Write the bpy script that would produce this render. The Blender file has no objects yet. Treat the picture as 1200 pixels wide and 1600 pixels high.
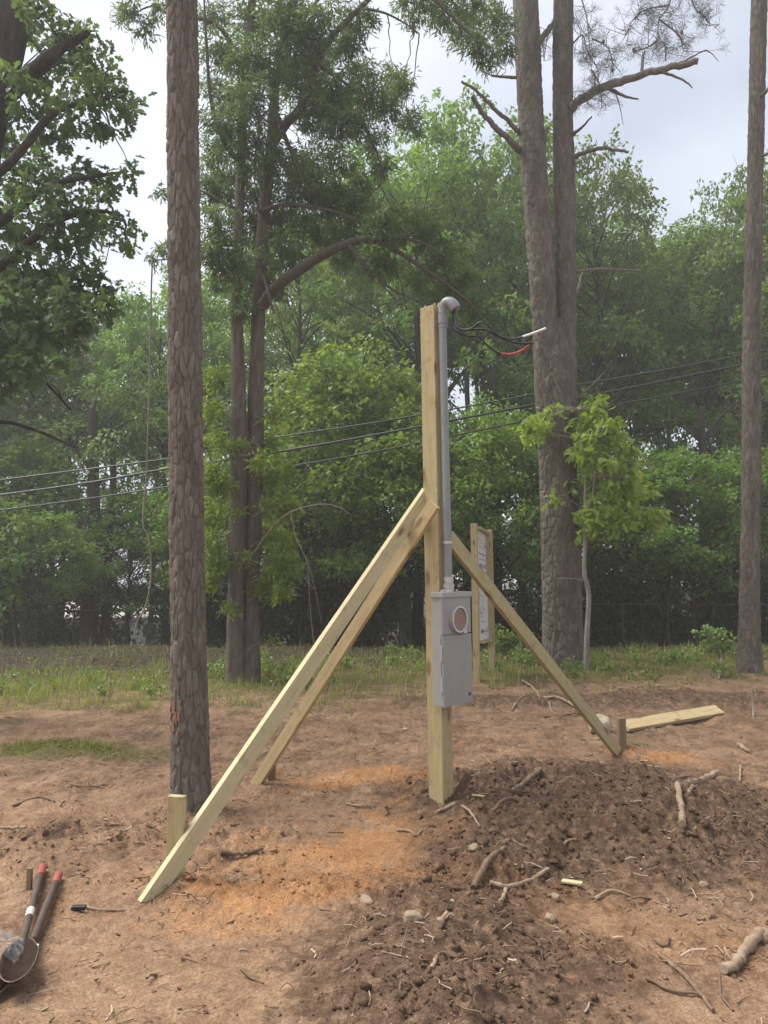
import bpy, bmesh, math, random
import numpy as np
from mathutils import Vector, Matrix
R = math.radians
sc = bpy.context.scene
COL = sc.collection

# ------------------------------------------------------------------ camera
CAMH, PITCH, F = 1.6, R(4.46), 1180.0
cam = bpy.data.objects.new("camera", bpy.data.cameras.new("camera"))
COL.objects.link(cam)
cam.location = (0, 0, CAMH)
cam.rotation_euler = (R(90) + PITCH, 0, 0)
cam.data.sensor_fit = 'VERTICAL'
cam.data.sensor_height = 36.0
cam.data.lens = 36.0 * F / 1600.0
cam.data.clip_start = 0.05
cam.data.clip_end = 2000
sc.camera = cam

# ------------------------------------------------------------------ sky, sun, exposure
SUN_EL, SUN_AZ = R(58), R(-75)            # azimuth from +Y towards +X
world = bpy.data.worlds.new("World")
sc.world = world
world.use_nodes = True
wn, wl = world.node_tree.nodes, world.node_tree.links
wn.clear()
w_out = wn.new('ShaderNodeOutputWorld')
w_bg = wn.new('ShaderNodeBackground'); w_bg.inputs[1].default_value = 0.1
w_sky = wn.new('ShaderNodeTexSky'); w_sky.sky_type = 'NISHITA'; w_sky.sun_disc = False
w_sky.sun_elevation = SUN_EL; w_sky.sun_rotation = SUN_AZ
w_tc = wn.new('ShaderNodeTexCoord')
w_sep = wn.new('ShaderNodeSeparateXYZ')
w_add = wn.new('ShaderNodeMath'); w_add.operation = 'ADD'; w_add.inputs[1].default_value = 0.35
w_max = wn.new('ShaderNodeMath'); w_max.operation = 'MAXIMUM'; w_max.inputs[1].default_value = 0.12
w_div = wn.new('ShaderNodeVectorMath'); w_div.operation = 'DIVIDE'
w_no = wn.new('ShaderNodeTexNoise'); w_no.inputs['Scale'].default_value = 1.25
w_no.inputs['Detail'].default_value = 5; w_no.inputs['Roughness'].default_value = 0.5
w_map = wn.new('ShaderNodeMapping'); w_map.inputs['Location'].default_value = (3.1, 1.35, 0.4)
w_ramp = wn.new('ShaderNodeValToRGB')
e = w_ramp.color_ramp.elements
e[0].position = 0.36; e[0].color = (0.235, 0.265, 0.325, 1)
e[1].position = 0.62; e[1].color = (0.49, 0.505, 0.56, 1)
w_mul = wn.new('ShaderNodeVectorMath'); w_mul.operation = 'SCALE'; w_mul.inputs['Scale'].default_value = 9.3
w_mix = wn.new('ShaderNodeMixRGB'); w_mix.inputs[0].default_value = 0.90
L = wl.new
L(w_tc.outputs['Generated'], w_sep.inputs[0])
L(w_sep.outputs['Z'], w_add.inputs[0]); L(w_add.outputs[0], w_max.inputs[0])
L(w_tc.outputs['Generated'], w_div.inputs[0]); L(w_max.outputs[0], w_div.inputs[1])
L(w_div.outputs[0], w_map.inputs[0]); L(w_map.outputs[0], w_no.inputs['Vector'])
L(w_no.outputs['Fac'], w_ramp.inputs[0]); L(w_ramp.outputs[0], w_mul.inputs[0])
L(w_sky.outputs[0], w_mix.inputs[1]); L(w_mul.outputs[0], w_mix.inputs[2])
L(w_mix.outputs[0], w_bg.inputs[0]); L(w_bg.outputs[0], w_out.inputs[0])

sun = bpy.data.objects.new("sun", bpy.data.lights.new("sun", 'SUN'))
COL.objects.link(sun)
sun.data.energy = 3.0
sun.data.angle = R(40)
sun.data.color = (1.0, 0.96, 0.9)
sd = Vector((math.sin(SUN_AZ) * math.cos(SUN_EL), math.cos(SUN_AZ) * math.cos(SUN_EL), math.sin(SUN_EL)))
sun.rotation_euler = sd.to_track_quat('Z', 'Y').to_euler()
sc.view_settings.view_transform = 'Standard'
sc.view_settings.look = 'None'
sc.view_settings.gamma = 1.0
sc.view_settings.use_curve_mapping = False
sc.view_settings.exposure = 1.2
sc.render.engine = 'CYCLES'
sc.cycles.max_bounces = 8
sc.cycles.diffuse_bounces = 5
sc.cycles.transmission_bounces = 5
sc.cycles.transparent_max_bounces = 6
sc.cycles.use_denoising = True
sc.cycles.volume_bounces = 1
HAZE = 0.0028

# ------------------------------------------------------------------ numpy noise
def _hash(ix, iy, seed):
    h = (ix.astype(np.int64) * 374761393 + iy.astype(np.int64) * 668265263 + seed * 2147483647) & 0xFFFFFFFF
    h = ((h ^ (h >> 13)) * 1274126177) & 0xFFFFFFFF
    h = ((h ^ (h >> 16)) * 2246822519) & 0xFFFFFFFF
    return (h ^ (h >> 15)) & 0xFFFFFFFF
def rnd(ix, iy, seed): return _hash(ix, iy, seed) / 4294967295.0
def perlin(x, y, seed=0):
    x = np.asarray(x, float); y = np.asarray(y, float)
    ix = np.floor(x); iy = np.floor(y); fx = x - ix; fy = y - iy
    ix = ix.astype(np.int64); iy = iy.astype(np.int64)
    def g(a, b, dx, dy):
        an = rnd(ix + a, iy + b, seed) * 2 * np.pi
        return np.cos(an) * dx + np.sin(an) * dy
    u = fx * fx * fx * (fx * (fx * 6 - 15) + 10); v = fy * fy * fy * (fy * (fy * 6 - 15) + 10)
    a = g(0, 0, fx, fy); b = g(1, 0, fx - 1, fy); c = g(0, 1, fx, fy - 1); d = g(1, 1, fx - 1, fy - 1)
    return ((a + (b - a) * u) * (1 - v) + (c + (d - c) * u) * v) * 1.5
def fbm(x, y, o=4, seed=0, gain=0.5):
    s = 0; a = 1.0
    for i in range(o):
        s = s + a * perlin(x * 2 ** i, y * 2 ** i, seed + i * 17); a *= gain
    return s
def worley(x, y, seed=0):
    x = np.asarray(x, float); y = np.asarray(y, float)
    ix = np.floor(x).astype(np.int64); iy = np.floor(y).astype(np.int64)
    best = np.full(x.shape, 9.0)
    for a in (-1, 0, 1):
        for b in (-1, 0, 1):
            px = ix + a + rnd(ix + a, iy + b, seed); py = iy + b + rnd(ix + a, iy + b, seed + 91)
            best = np.minimum(best, (px - x) ** 2 + (py - y) ** 2)
    return np.sqrt(best)
def sstep(a, b, x):
    t = np.clip((x - a) / (b - a), 0, 1); return t * t * (3 - 2 * t)

# ------------------------------------------------------------------ where things stand (photo measurements -> metres)
def ray(px, py):
    a, b = (px - 600.0) / F, (800.0 - py) / F
    c, s = math.cos(PITCH), math.sin(PITCH)
    return np.array([a, c - b * s, s + b * c])
def P(px, py, Y):
    d = ray(px, py); t = Y / d[1]
    return np.array([0, 0, CAMH]) + d * t
def flat(px, py):
    d = ray(px, py); t = -CAMH / d[2]; return (d * t)[:2]
MOUNDS = []
# x, y, rx, ry, height, darkness, roughness
def mound(px, py, rx, ry, h, dark, rough):
    x, y = flat(px, py); MOUNDS.append((x, y, rx, ry, h, dark, rough))
mound(850, 1245, 1.0, .50, .13, 1, 1.0); mound(905, 1310, .75, .42, .10, 1, 1.0)
mound(1040, 1270, .8, .5, .08, .9, .8); mound(1120, 1340, .7, .5, .07, .8, .7)
mound(700, 1450, .42, .32, .10, 1, 1.0); mound(610, 1545, .36, .40, .11, 1, 1.0)
mound(740, 1350, .42, .46, .06, 1.0, 1.2); mound(760, 1270, .4, .3, .05, .8, .7); mound(800, 1560, .5, .3, .04, .8, .7)
mound(985, 1098, 1.9, .30, .11, .75, .5); mound(1180, 1105, .9, .3, .10, .75, .5); mound(820, 1068, .7, .5, .05, .4, .3)
mound(190, 1315, .75, .28, .07, .25, .6); mound(30, 1350, .4, .3, .06, .3, .6)
mound(345, 1325, .5, .25, .03, 0, .5); mound(1080, 1500, .9, .3, .02, .3, .4)
mound(420, 1385, .45, .12, .03, .1, .7)
mound(700, 1275, .20, .12, .035, .45, .6); mound(420, 1232, .14, .10, .03, .3, .6); mound(268, 1400, .15, .09, .03, .1, .6); mound(970, 1182, .16, .12, .03, .4, .6); mound(298, 1275, .30, .16, .03, .3, .5)
CLAY = []
def clay(px, py, rx, ry, a):
    x, y = flat(px, py); CLAY.append((x, y, rx, ry, a))
clay(600, 1330, .42, .55, 1.0); clay(450, 1395, .55, .20, .85); clay(560, 1215, .45, .30, .75); clay(350, 1440, .45, .15, .45)
clay(1035, 1188, .35, .25, .75); clay(480, 1350, .4, .3, .55); clay(900, 1440, .5, .2, .25); clay(1040, 1480, .5, .25, .25)
SMOOTH = [(*flat(330, 1520), 1.1, .5), (*flat(600, 1320), .5, .55), (*flat(960, 1450), .7, .22), (*flat(1090, 1560), .8, .2)]
def gauss(x, y, cx, cy, rx, ry): return np.exp(-(((x - cx) / rx) ** 2 + ((y - cy) / ry) ** 2))
def macro(x, y):
    x = np.asarray(x, float); y = np.asarray(y, float)
    h = .05 * fbm(x * .35 + 7, y * .35, 2, 5) * sstep(2.5, 6, y) + .02 * fbm(x * 1.3, y * 1.3, 2, 9)
    for cx, cy, rx, ry, a, d, r in MOUNDS: h = h + .75 * a * gauss(x, y, cx, cy, rx, ry)
    h = h - 1.0 * sstep(15.5, 23, y) - 1.1 * sstep(24, 34, y)
    return h
def masks(x, y):
    dark = 0; rough = 0; cl = 0; sm = 0
    n = fbm(x * 2.2, y * 2.2, 4, 31); n2 = fbm(x * 6, y * 6, 3, 77); n3 = fbm(x * 21, y * 21, 3, 78)
    for cx, cy, rx, ry, a, d, r in MOUNDS:
        g = gauss(x, y, cx, cy, rx * 1.15, ry * 1.15); dark = dark + d * g; rough = rough + r * g
    for cx, cy, rx, ry, a in CLAY: cl = np.maximum(cl, a * sstep(.25, .75, gauss(x, y, cx, cy, rx * 1.2, ry * 1.2) + n * .34 + n2 * .30 + n3 * .20)) * 1.0
    cl = cl * (1 - .75 * np.clip(dark, 0, 1))
    for cx, cy, rx, ry in SMOOTH: sm = np.maximum(sm, gauss(x, y, cx, cy, rx, ry))
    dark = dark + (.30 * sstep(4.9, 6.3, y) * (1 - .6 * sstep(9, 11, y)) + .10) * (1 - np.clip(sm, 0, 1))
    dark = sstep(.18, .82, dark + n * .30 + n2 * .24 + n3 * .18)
    rough = np.clip(rough + n * .3, 0, 1.2)
    x0 = (x + 3.6) / 2.2
    lim = 9.2 + .34 * (x + 3.2)
    grass = sstep(-1.3, 1.0, y - lim + n * 1.5) * (1 - .85 * sstep(lim + 2.8, lim + 4.2, y + n)) * (1 - sstep(16, 18, y)) * (.8 + .2 * sstep(-.3, .4, fbm(x * .8 + 5, y * .8, 3, 37)))
    grass = np.maximum(grass, .9 * sstep(.3, .7, gauss(x, y, *flat(130, 1172), 1.15, .35) + n * .3))
    grass = np.maximum(grass, .8 * sstep(.35, .7, gauss(x, y, *flat(990, 1168), .25, .2) + n * .3))
    grass = grass * (1 - .75 * gauss(x, y, 1.3, 9.4, 2.4, 1.3))
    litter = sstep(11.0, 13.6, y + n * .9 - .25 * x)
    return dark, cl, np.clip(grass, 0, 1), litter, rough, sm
def height(x, y):
    x = np.asarray(x, float); y = np.asarray(y, float)
    dark, cl, gr, li, rough, sm = masks(x, y)
    k = (1 - .75 * sm) * (.55 + .45 * (1 - sstep(12, 16, y)))
    h = macro(x, y) + k * (.016 * fbm(x * 5, y * 5, 3, 3) + .007 * fbm(x * 22, y * 22, 2, 4))
    w1 = 1 - np.clip(worley(x * 7 + .3 * perlin(x * 9, y * 9, 8), y * 7, 41) * 1.25, 0, 1) ** 2
    w2 = 1 - np.clip(worley(x * 17, y * 17, 42) * 1.2, 0, 1) ** 2
    w3 = 1 - np.clip(worley(x * 38, y * 38, 43) * 1.2, 0, 1) ** 2
    rr = rough * (1 - .9 * sm)
    sel = sstep(-.2, .4, perlin(x * 2.5, y * 2.5, 55))
    h = h + rr * (.050 * w1 * sel + .034 * w2 * (.5 + .5 * sel) + .014 * w3 + .020 * np.abs(fbm(x * 16, y * 16, 4, 66, .7))) + (1 - np.clip(rr, 0, 1)) * k * (.013 * w2 * sel + .009 * w3)
    # shallow track ridges on the smooth clay in front
    tr = gauss(x, y, *flat(470, 1500), .55, .35)
    h = h + tr * .010 * np.sin((x * .8 + y * .9) * 42 + 2.5 * perlin(x * 3, y * 3, 6))
    return h
def hz(x, y): return float(height(np.array([x]), np.array([y]))[0])
def G(px, py):
    d = ray(px, py); z = 0.0; p = None
    for _ in range(12):
        t = (z - CAMH) / d[2]; p = d * t
        z = .5 * z + .5 * float(macro(np.array([p[0]]), np.array([p[1]]))[0])
    return np.array([p[0], p[1], hz(p[0], p[1])])

# ------------------------------------------------------------------ mesh and object helpers
ORG = {}
def tag(o, label=None, cat=None, group=None, kind=None):
    if label: o['label'] = label
    if cat: o['category'] = cat
    if group: o['group'] = group
    if kind: o['kind'] = kind
    return o
def empty(name, loc):
    o = bpy.data.objects.new(name, None); COL.objects.link(o)
    o.location = Vector(loc); o.empty_display_size = .1
    ORG[o] = np.array(loc, float); return o
def link(name, me, mat, parent=None):
    o = bpy.data.objects.new(name, me); COL.objects.link(o)
    if mat is not None and not me.materials: me.materials.append(mat)
    if parent is not None: o.parent = parent; ORG[o] = ORG[parent]
    else: ORG[o] = np.zeros(3)
    return o
def np_mesh(name, V, quads=None, tris=None, smooth=False, fattr=None, vcol=None, org=None):
    V = np.asarray(V, np.float32)
    if org is not None: V = V - np.asarray(org, np.float32)
    me = bpy.data.meshes.new(name)
    me.vertices.add(len(V)); me.vertices.foreach_set('co', V.ravel())
    nq = 0 if quads is None else len(quads); nt = 0 if tris is None else len(tris)
    li = []
    if nq: li.append(np.asarray(quads, np.int32).ravel())
    if nt: li.append(np.asarray(tris, np.int32).ravel())
    li = np.concatenate(li)
    me.loops.add(len(li)); me.loops.foreach_set('vertex_index', li)
    me.polygons.add(nq + nt)
    st = np.concatenate([np.arange(nq) * 4, nq * 4 + np.arange(nt) * 3]).astype(np.int32)
    me.polygons.foreach_set('loop_start', st)
    if smooth: me.polygons.foreach_set('use_smooth', np.ones(nq + nt, bool))
    if fattr:
        for k, a in fattr.items():
            at = me.attributes.new(k, 'FLOAT', 'FACE'); at.data.foreach_set('value', np.asarray(a, np.float32))
    if vcol:
        for k, a in vcol.items():
            at = me.attributes.new(k, 'FLOAT_COLOR', 'POINT'); at.data.foreach_set('color', np.asarray(a, np.float32).ravel())
    me.update(calc_edges=True); me.validate()
    return me
class MB:
    def __init__(s): s.v = []; s.f = []; s.sm = []; s.n = 0
    def add(s, V, Fs, smooth=False):
        V = np.asarray(V, float); s.v.append(V)
        for f in Fs: s.f.append(tuple(i + s.n for i in f)); s.sm.append(smooth)
        s.n += len(V); return s
    def tube(s, pts, rad, n=8, cap=True, smooth=True, wob=0, seed=0):
        pts = np.asarray(pts, float); m = len(pts)
        rad = np.full(m, rad, float) if np.isscalar(rad) else np.asarray(rad, float)
        T = np.gradient(pts, axis=0); T /= np.linalg.norm(T, axis=1)[:, None] + 1e-9
        a = np.array([0, 0, 1.0]) if abs(T[0][2]) < .9 else np.array([1.0, 0, 0])
        u = np.cross(T[0], a); u /= np.linalg.norm(u)
        V = []; rg = np.random.RandomState(seed)
        for i in range(m):
            u = u - T[i] * np.dot(u, T[i]); u /= np.linalg.norm(u) + 1e-9
            w = np.cross(T[i], u)
            an = np.arange(n) * 2 * np.pi / n
            rr = rad[i] * (1 + wob * rg.uniform(-1, 1, n))
            V.append(pts[i] + (np.cos(an) * rr)[:, None] * u + (np.sin(an) * rr)[:, None] * w)
        V = np.concatenate(V); Fs = []
        for i in range(m - 1):
            for j in range(n):
                k = (j + 1) % n; Fs.append((i * n + j, i * n + k, (i + 1) * n + k, (i + 1) * n + j))
        s.add(V, Fs, smooth)
        if cap:
            s.add(V[:n], [tuple(range(n - 1, -1, -1))]); s.add(V[-n:], [tuple(range(n))])
        return s
    def box(s, c, ax, hs):
        c = np.asarray(c, float); ax = [np.asarray(a, float) for a in ax]
        V = [c + ax[0] * hs[0] * i + ax[1] * hs[1] * j + ax[2] * hs[2] * k for i in (-1, 1) for j in (-1, 1) for k in (-1, 1)]
        return s.add(V, [(0, 1, 3, 2), (4, 6, 7, 5), (0, 4, 5, 1), (2, 3, 7, 6), (0, 2, 6, 4), (1, 5, 7, 3)])
    def build(s, name, mat, parent=None, bevel=0):
        me = bpy.data.meshes.new(name)
        V = np.concatenate(s.v)
        if parent is not None: V = V - ORG[parent]
        me.from_pydata(V.tolist(), [], s.f)
        bm = bmesh.new(); bm.from_mesh(me)
        bmesh.ops.recalc_face_normals(bm, faces=bm.faces)
        if bevel:
            bmesh.ops.bevel(bm, geom=list(bm.edges), offset=bevel, segments=2, profile=.6, affect='EDGES')
        bm.to_mesh(me); bm.free()
        if not bevel: me.polygons.foreach_set('use_smooth', np.array(s.sm, bool))
        me.update()
        return link(name, me, mat, parent)
def curve(pts, n=10):
    """Catmull-Rom through pts."""
    p = np.asarray(pts, float)
    if len(p) == 2: return np.array([p[0] + (p[1] - p[0]) * t for t in np.linspace(0, 1, n)])
    q = np.vstack([2 * p[0] - p[1], p, 2 * p[-1] - p[-2]]); out = []
    for i in range(len(p) - 1):
        a, b, c, d = q[i:i + 4]
        for t in np.linspace(0, 1, n, endpoint=False):
            out.append(.5 * (2 * b + (c - a) * t + (2 * a - 5 * b + 4 * c - d) * t * t + (3 * b - a - 3 * c + d) * t ** 3))
    out.append(p[-1]); return np.array(out)

# ------------------------------------------------------------------ materials
class NT:
    def __init__(s, name):
        s.m = bpy.data.materials.new(name); s.m.use_nodes = True
        s.t = s.m.node_tree; s.t.nodes.clear()
        s.out = s.t.nodes.new('ShaderNodeOutputMaterial')
    def n(s, typ, **kw):
        nd = s.t.nodes.new('ShaderNode' + typ)
        for k, v in kw.items():
            if k in ('op',): nd.operation = v
            elif k == 'bt': nd.blend_type = v
            elif hasattr(nd, k) and not isinstance(v, tuple): setattr(nd, k, v)
        return nd
    def l(s, a, b): s.t.links.new(a, b)
    def set(s, nd, i, v):
        if hasattr(v, 'is_output'): s.l(v, nd.inputs[i])
        else: nd.inputs[i].default_value = v
    def coord(s, scale=(1, 1, 1), out='Object'):
        tc = s.n('TexCoord'); mp = s.n('Mapping'); s.l(tc.outputs[out], mp.inputs[0]); mp.inputs['Scale'].default_value = scale
        return mp.outputs[0]
    def noise(s, vec, scale, detail=4, rough=.55, out='Fac', dist=0):
        nd = s.n('TexNoise'); s.l(vec, nd.inputs['Vector']); nd.inputs['Scale'].default_value = scale
        nd.inputs['Detail'].default_value = detail; nd.inputs['Roughness'].default_value = rough
        nd.inputs['Distortion'].default_value = dist
        return nd.outputs[out]
    def ramp(s, fac, stops):
        nd = s.n('ValToRGB'); s.l(fac, nd.inputs[0]); cr = nd.color_ramp
        while len(cr.elements) < len(stops): cr.elements.new(.5)
        for e, (p, c) in zip(cr.elements, stops):
            e.position = p; e.color = (c, c, c, 1) if np.isscalar(c) else (*c, 1)
        return nd.outputs[0]
    def mix(s, fac, a, b, bt='MIX'):
        nd = s.n('MixRGB'); nd.blend_type = bt
        s.set(nd, 0, fac); s.set(nd, 1, a if hasattr(a, 'is_output') else (*a, 1)); s.set(nd, 2, b if hasattr(b, 'is_output') else (*b, 1))
        return nd.outputs[0]
    def math(s, op, a, b=0.0):
        nd = s.n('Math'); nd.operation = op; s.set(nd, 0, a); s.set(nd, 1, b); return nd.outputs[0]
    def attr(s, name, out='Fac'):
        nd = s.n('Attribute'); nd.attribute_name = name; return nd.outputs[out]
    def bump(s, h, strength=.3, dist=.01):
        nd = s.n('Bump'); s.l(h, nd.inputs['Height']); nd.inputs['Strength'].default_value = strength; nd.inputs['Distance'].default_value = dist
        return nd.outputs[0]
    def principled(s, col, rough=.8, bump=None, metal=0, spec=.3, **kw):
        b = s.n('BsdfPrincipled'); s.set(b, 'Base Color', col if hasattr(col, 'is_output') else (*col, 1))
        s.set(b, 'Roughness', rough); b.inputs['Metallic'].default_value = metal
        b.inputs['Specular IOR Level'].default_value = spec
        for k, v in kw.items(): b.inputs[k].default_value = v
        if bump is not None: s.l(bump, b.inputs['Normal'])
        s.l(b.outputs[0], s.out.inputs[0]); return s.m

def m_ground():
    t = NT('soil')
    c = t.coord()
    n1 = t.noise(c, 2.2, 8, .7); n2 = t.noise(c, 17, 5, .65); n3 = t.noise(c, 85, 3, .6)
    base = t.ramp(t.mix(.45, n1, n2), [(.30, (.145, .087, .052)), (.5, (.266, .166, .100)), (.70, (.385, .258, .163))])
    soil = t.n('Attribute'); soil.attribute_name = 'soil'
    sp = t.n('SeparateColor'); t.l(soil.outputs['Color'], sp.inputs[0])
    dk = t.ramp(n2, [(.3, (.070, .043, .027)), (.52, (.132, .083, .052)), (.7, (.24, .157, .102))])
    cl = t.ramp(t.mix(.5, n1, n2), [(.32, (.29, .130, .052)), (.55, (.41, .210, .090)), (.7, (.46, .275, .138))])
    gr = t.ramp(n2, [(.3, (.085, .072, .030)), (.7, (.17, .14, .065))])
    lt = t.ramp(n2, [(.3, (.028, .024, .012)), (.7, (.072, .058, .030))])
    x = t.mix(sp.outputs[0], base, dk)
    x = t.mix(sp.outputs[1], x, cl)
    x = t.mix(sp.outputs[2], x, gr)
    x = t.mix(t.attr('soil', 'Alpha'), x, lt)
    x = t.mix(.75, x, t.ramp(n3, [(.32, .42), (.68, 1.25)]), 'MULTIPLY')
    x = t.mix(.5, x, t.ramp(t.noise(c, 260, 2, .6), [(.34, .45), (.66, 1.25)]), 'MULTIPLY')
    # small pale grit and straw flecks
    v = t.n('TexVoronoi'); t.l(c, v.inputs['Vector']); v.inputs['Scale'].default_value = 60
    fl = t.ramp(v.outputs['Distance'], [(.10, 1.0), (.17, 0.0)])
    sel = t.ramp(t.noise(c, 9, 2), [(.52, 0.0), (.6, .7)])
    x = t.mix(t.math('MULTIPLY', fl, sel), x, (.42, .32, .22))
    h = t.mix(.5, n3, t.noise(c, 230, 2, .6))
    return t.principled(x, .95, t.bump(h, .55, .012), spec=.1)
def m_leaf(name, cols, trans=.38, var=.25):
    t = NT(name)
    oi = t.n('ObjectInfo')
    a = t.attr('tint')
    c = t.ramp(a, [(0, cols[0]), (.55, cols[1]), (1, cols[2])])
    hs = t.n('HueSaturation'); t.l(c, hs.inputs['Color'])
    t.l(t.math('ADD', t.math('MULTIPLY', oi.outputs['Random'], .03), .485), hs.inputs['Hue'])
    t.l(t.math('ADD', t.math('MULTIPLY', oi.outputs['Random'], var), 1 - var / 2), hs.inputs['Value'])
    d = t.n('BsdfPrincipled'); t.l(hs.outputs[0], d.inputs['Base Color']); d.inputs['Roughness'].default_value = .55
    d.inputs['Specular IOR Level'].default_value = .35
    tr = t.n('BsdfTranslucent')
    tc = t.mix(1.0, hs.outputs[0], (1.5, 1.6, .7), 'MULTIPLY'); t.l(tc, tr.inputs[0])
    mx = t.n('MixShader'); mx.inputs[0].default_value = trans
    t.l(d.outputs[0], mx.inputs[1]); t.l(tr.outputs[0], mx.inputs[2]); t.l(mx.outputs[0], t.out.inputs[0])
    return t.m
def m_bark(name, c0, c1, c2, sz=(14, 14, 5), plate=True):
    t = NT(name); c = t.coord(sz); cw = t.coord((1, 1, 1))
    n1 = t.noise(c, 1.0, 5, .65); n2 = t.noise(cw, 70, 4, .65); n3 = t.noise(cw, 1.1, 3, .5)
    x = t.ramp(n1, [(.3, c0), (.5, c1), (.7, c2)])
    if plate: x = t.mix(.55, x, t.ramp(t.attr('tint'), [(0, c0), (.5, c1), (1, c2)]))
    x = t.mix(.5, x, t.ramp(n2, [(.3, .55), (.7, 1.0)]), 'MULTIPLY')
    x = t.mix(.5, x, t.ramp(n3, [(.35, .75), (.65, 1.0)]), 'MULTIPLY')
    return t.principled(x, .92, t.bump(t.mix(.5, n1, n2), .6, .012), spec=.15)
def m_wood(name, base, dark, grn=0.0):
    t = NT(name); c = t.coord((1, 1, .06)); c2 = t.coord((1, 1, 1))
    g = t.noise(c, 55, 4, .6, dist=.8); b = t.noise(c2, 3.5, 3)
    w = t.n('TexWave'); t.l(t.coord((1, .6, .035)), w.inputs[0]); w.inputs['Scale'].default_value = 22; w.inputs['Distortion'].default_value = 5
    w.inputs['Detail'].default_value = 3; w.inputs['Detail Scale'].default_value = .7
    x = t.mix(t.ramp(g, [(.35, 0.0), (.65, .85)]), base, dark)
    x = t.mix(t.math('MULTIPLY', w.outputs['Fac'], .5), x, dark)
    x = t.mix(t.ramp(b, [(.42, 0.0), (.65, .35)]), x, (base[0] * .80, base[1] * .88, base[2] * .70))
    # knots
    v = t.n('TexVoronoi'); t.l(t.coord((9.0, 9.0, 3.2)), v.inputs['Vector']); v.inputs['Scale'].default_value = 1.0
    kn = t.ramp(v.outputs['Distance'], [(.12, 1.0), (.17, .35), (.25, 0.0)])
    x = t.mix(kn, x, (.23, .145, .075))
    # scuffs and dirt
    x = t.mix(t.ramp(t.noise(c2, 11, 5, .7), [(.54, 0.0), (.72, .6)]), x, (dark[0] * .6, dark[1] * .6, dark[2] * .6))
    return t.principled(x, .8, t.bump(g, .25, .003), spec=.2)
def m_plain(name, col, rough=.6, metal=0, nscale=12, amt=.2, spec=.4, bump=.1, **kw):
    t = NT(name); c = t.coord(); n = t.noise(c, nscale, 5, .65); n2 = t.noise(c, nscale * 7, 3)
    x = t.mix(t.ramp(n, [(.35, 0.0), (.7, 1.0)]), col, tuple(v * (1 - amt) for v in col))
    x = t.mix(amt, x, t.ramp(n2, [(.3, .6), (.7, 1.0)]), 'MULTIPLY')
    return t.principled(x, rough, t.bump(n2, bump, .003), metal, spec, **kw)
def m_tint(name, stops, rough=.9):
    t = NT(name); c = t.coord(); x = t.ramp(t.attr('tint'), stops)
    x = t.mix(.4, x, t.ramp(t.noise(c, 60, 4), [(.3, .5), (.7, 1.0)]), 'MULTIPLY')
    return t.principled(x, rough, t.bump(t.noise(c, 120, 3), .3, .004), spec=.15)

M = {}
M['soil'] = m_ground()
M['deep'] = m_leaf('deep_green_leaves', [(.070, .125, .032), (.110, .175, .044), (.165, .235, .062)], .42)
M['mid'] = m_leaf('green_leaves', [(.088, .150, .032), (.140, .215, .046), (.20, .28, .066)], .42)
M['lush'] = m_leaf('lush_green_leaves', [(.092, .168, .030), (.148, .245, .044), (.225, .315, .066)], .42)
M['shade'] = m_leaf('shade_toned_shrub_leaves', [(.018, .034, .010), (.028, .050, .014), (.050, .080, .022)], .25)  # leaf colour darkened to carry the shade under the canopy
M['oakleaf'] = m_leaf('narrow_oak_leaves', [(.066, .112, .046), (.098, .155, .062), (.145, .205, .085)], .4, 0)
M['sprout'] = m_leaf('new_sprout_leaves', [(.11, .165, .028), (.175, .235, .042), (.26, .31, .07)], .38, 0)
M['sapleaf'] = m_leaf('young_leaves', [(.15, .25, .045), (.23, .34, .065), (.34, .43, .11)], .48, 0)
M['edgeleaf'] = m_leaf('lobed_oak_leaves', [(.066, .112, .052), (.095, .150, .066), (.135, .195, .082)], .4, 0)
M['needle'] = m_leaf('pine_needles', [(.045, .060, .032), (.075, .090, .045), (.12, .12, .07)], .15, 0)
M['grass'] = m_leaf('grass_blades', [(.16, .18, .046), (.22, .255, .062), (.38, .35, .14)], .3, 0)
M['moss'] = m_leaf('mossy_grass', [(.15, .16, .035), (.21, .23, .05), (.32, .31, .10)], .25, 0)
M['weed'] = m_leaf('weed_leaves', [(.08, .14, .035), (.14, .21, .05), (.24, .29, .09)], .3, 0)
M['pine'] = m_bark('pine_bark', (.105, .087, .070), (.172, .147, .120), (.268, .236, .200))
M['pine_far'] = m_bark('pine_bark_grey', (.092, .077, .062), (.150, .128, .105), (.228, .200, .168), (9, 9, 3.5))
M['oakbark'] = m_bark('oak_bark', (.080, .064, .050), (.130, .108, .086), (.195, .168, .138), (24, 24, 2.2))
M['darkbark'] = m_bark('dark_bark', (.034, .029, .025), (.056, .048, .041), (.09, .078, .067), (14, 14, 2.0), False)
M['palebark'] = m_bark('pale_bark', (.19, .165, .130), (.29, .255, .205), (.40, .36, .30), (10, 10, 3), False)
M['deadwood'] = m_bark('dead_wood', (.115, .098, .085), (.19, .165, .145), (.29, .26, .23), (12, 12, 3), False)
M['post'] = m_wood('treated_pine', (.47, .395, .225), (.35, .265, .135))
M['brace'] = m_wood('fresh_pale_lumber', (.55, .49, .31), (.44, .37, .21))
M['brace2'] = m_wood('tan_lumber', (.53, .425, .245), (.38, .275, .14))
M['brace3'] = m_wood('greenish_lumber', (.47, .405, .235), (.34, .285, .15))
M['stake'] = m_wood('dark_stake_wood', (.25, .185, .115), (.17, .12, .07))  # darker brown than the other lumber
M['steel'] = m_plain('grey_painted_steel', (.33, .335, .312), .42, .0, 6, .10, .5, .03)
M['steel_lid'] = m_plain('grey_door_steel', (.285, .288, .264), .45, .0, 5, .10, .5, .03)
M['ring'] = m_plain('bare_aluminium', (.60, .60, .60), .35, .6, 20, .15)
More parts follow.
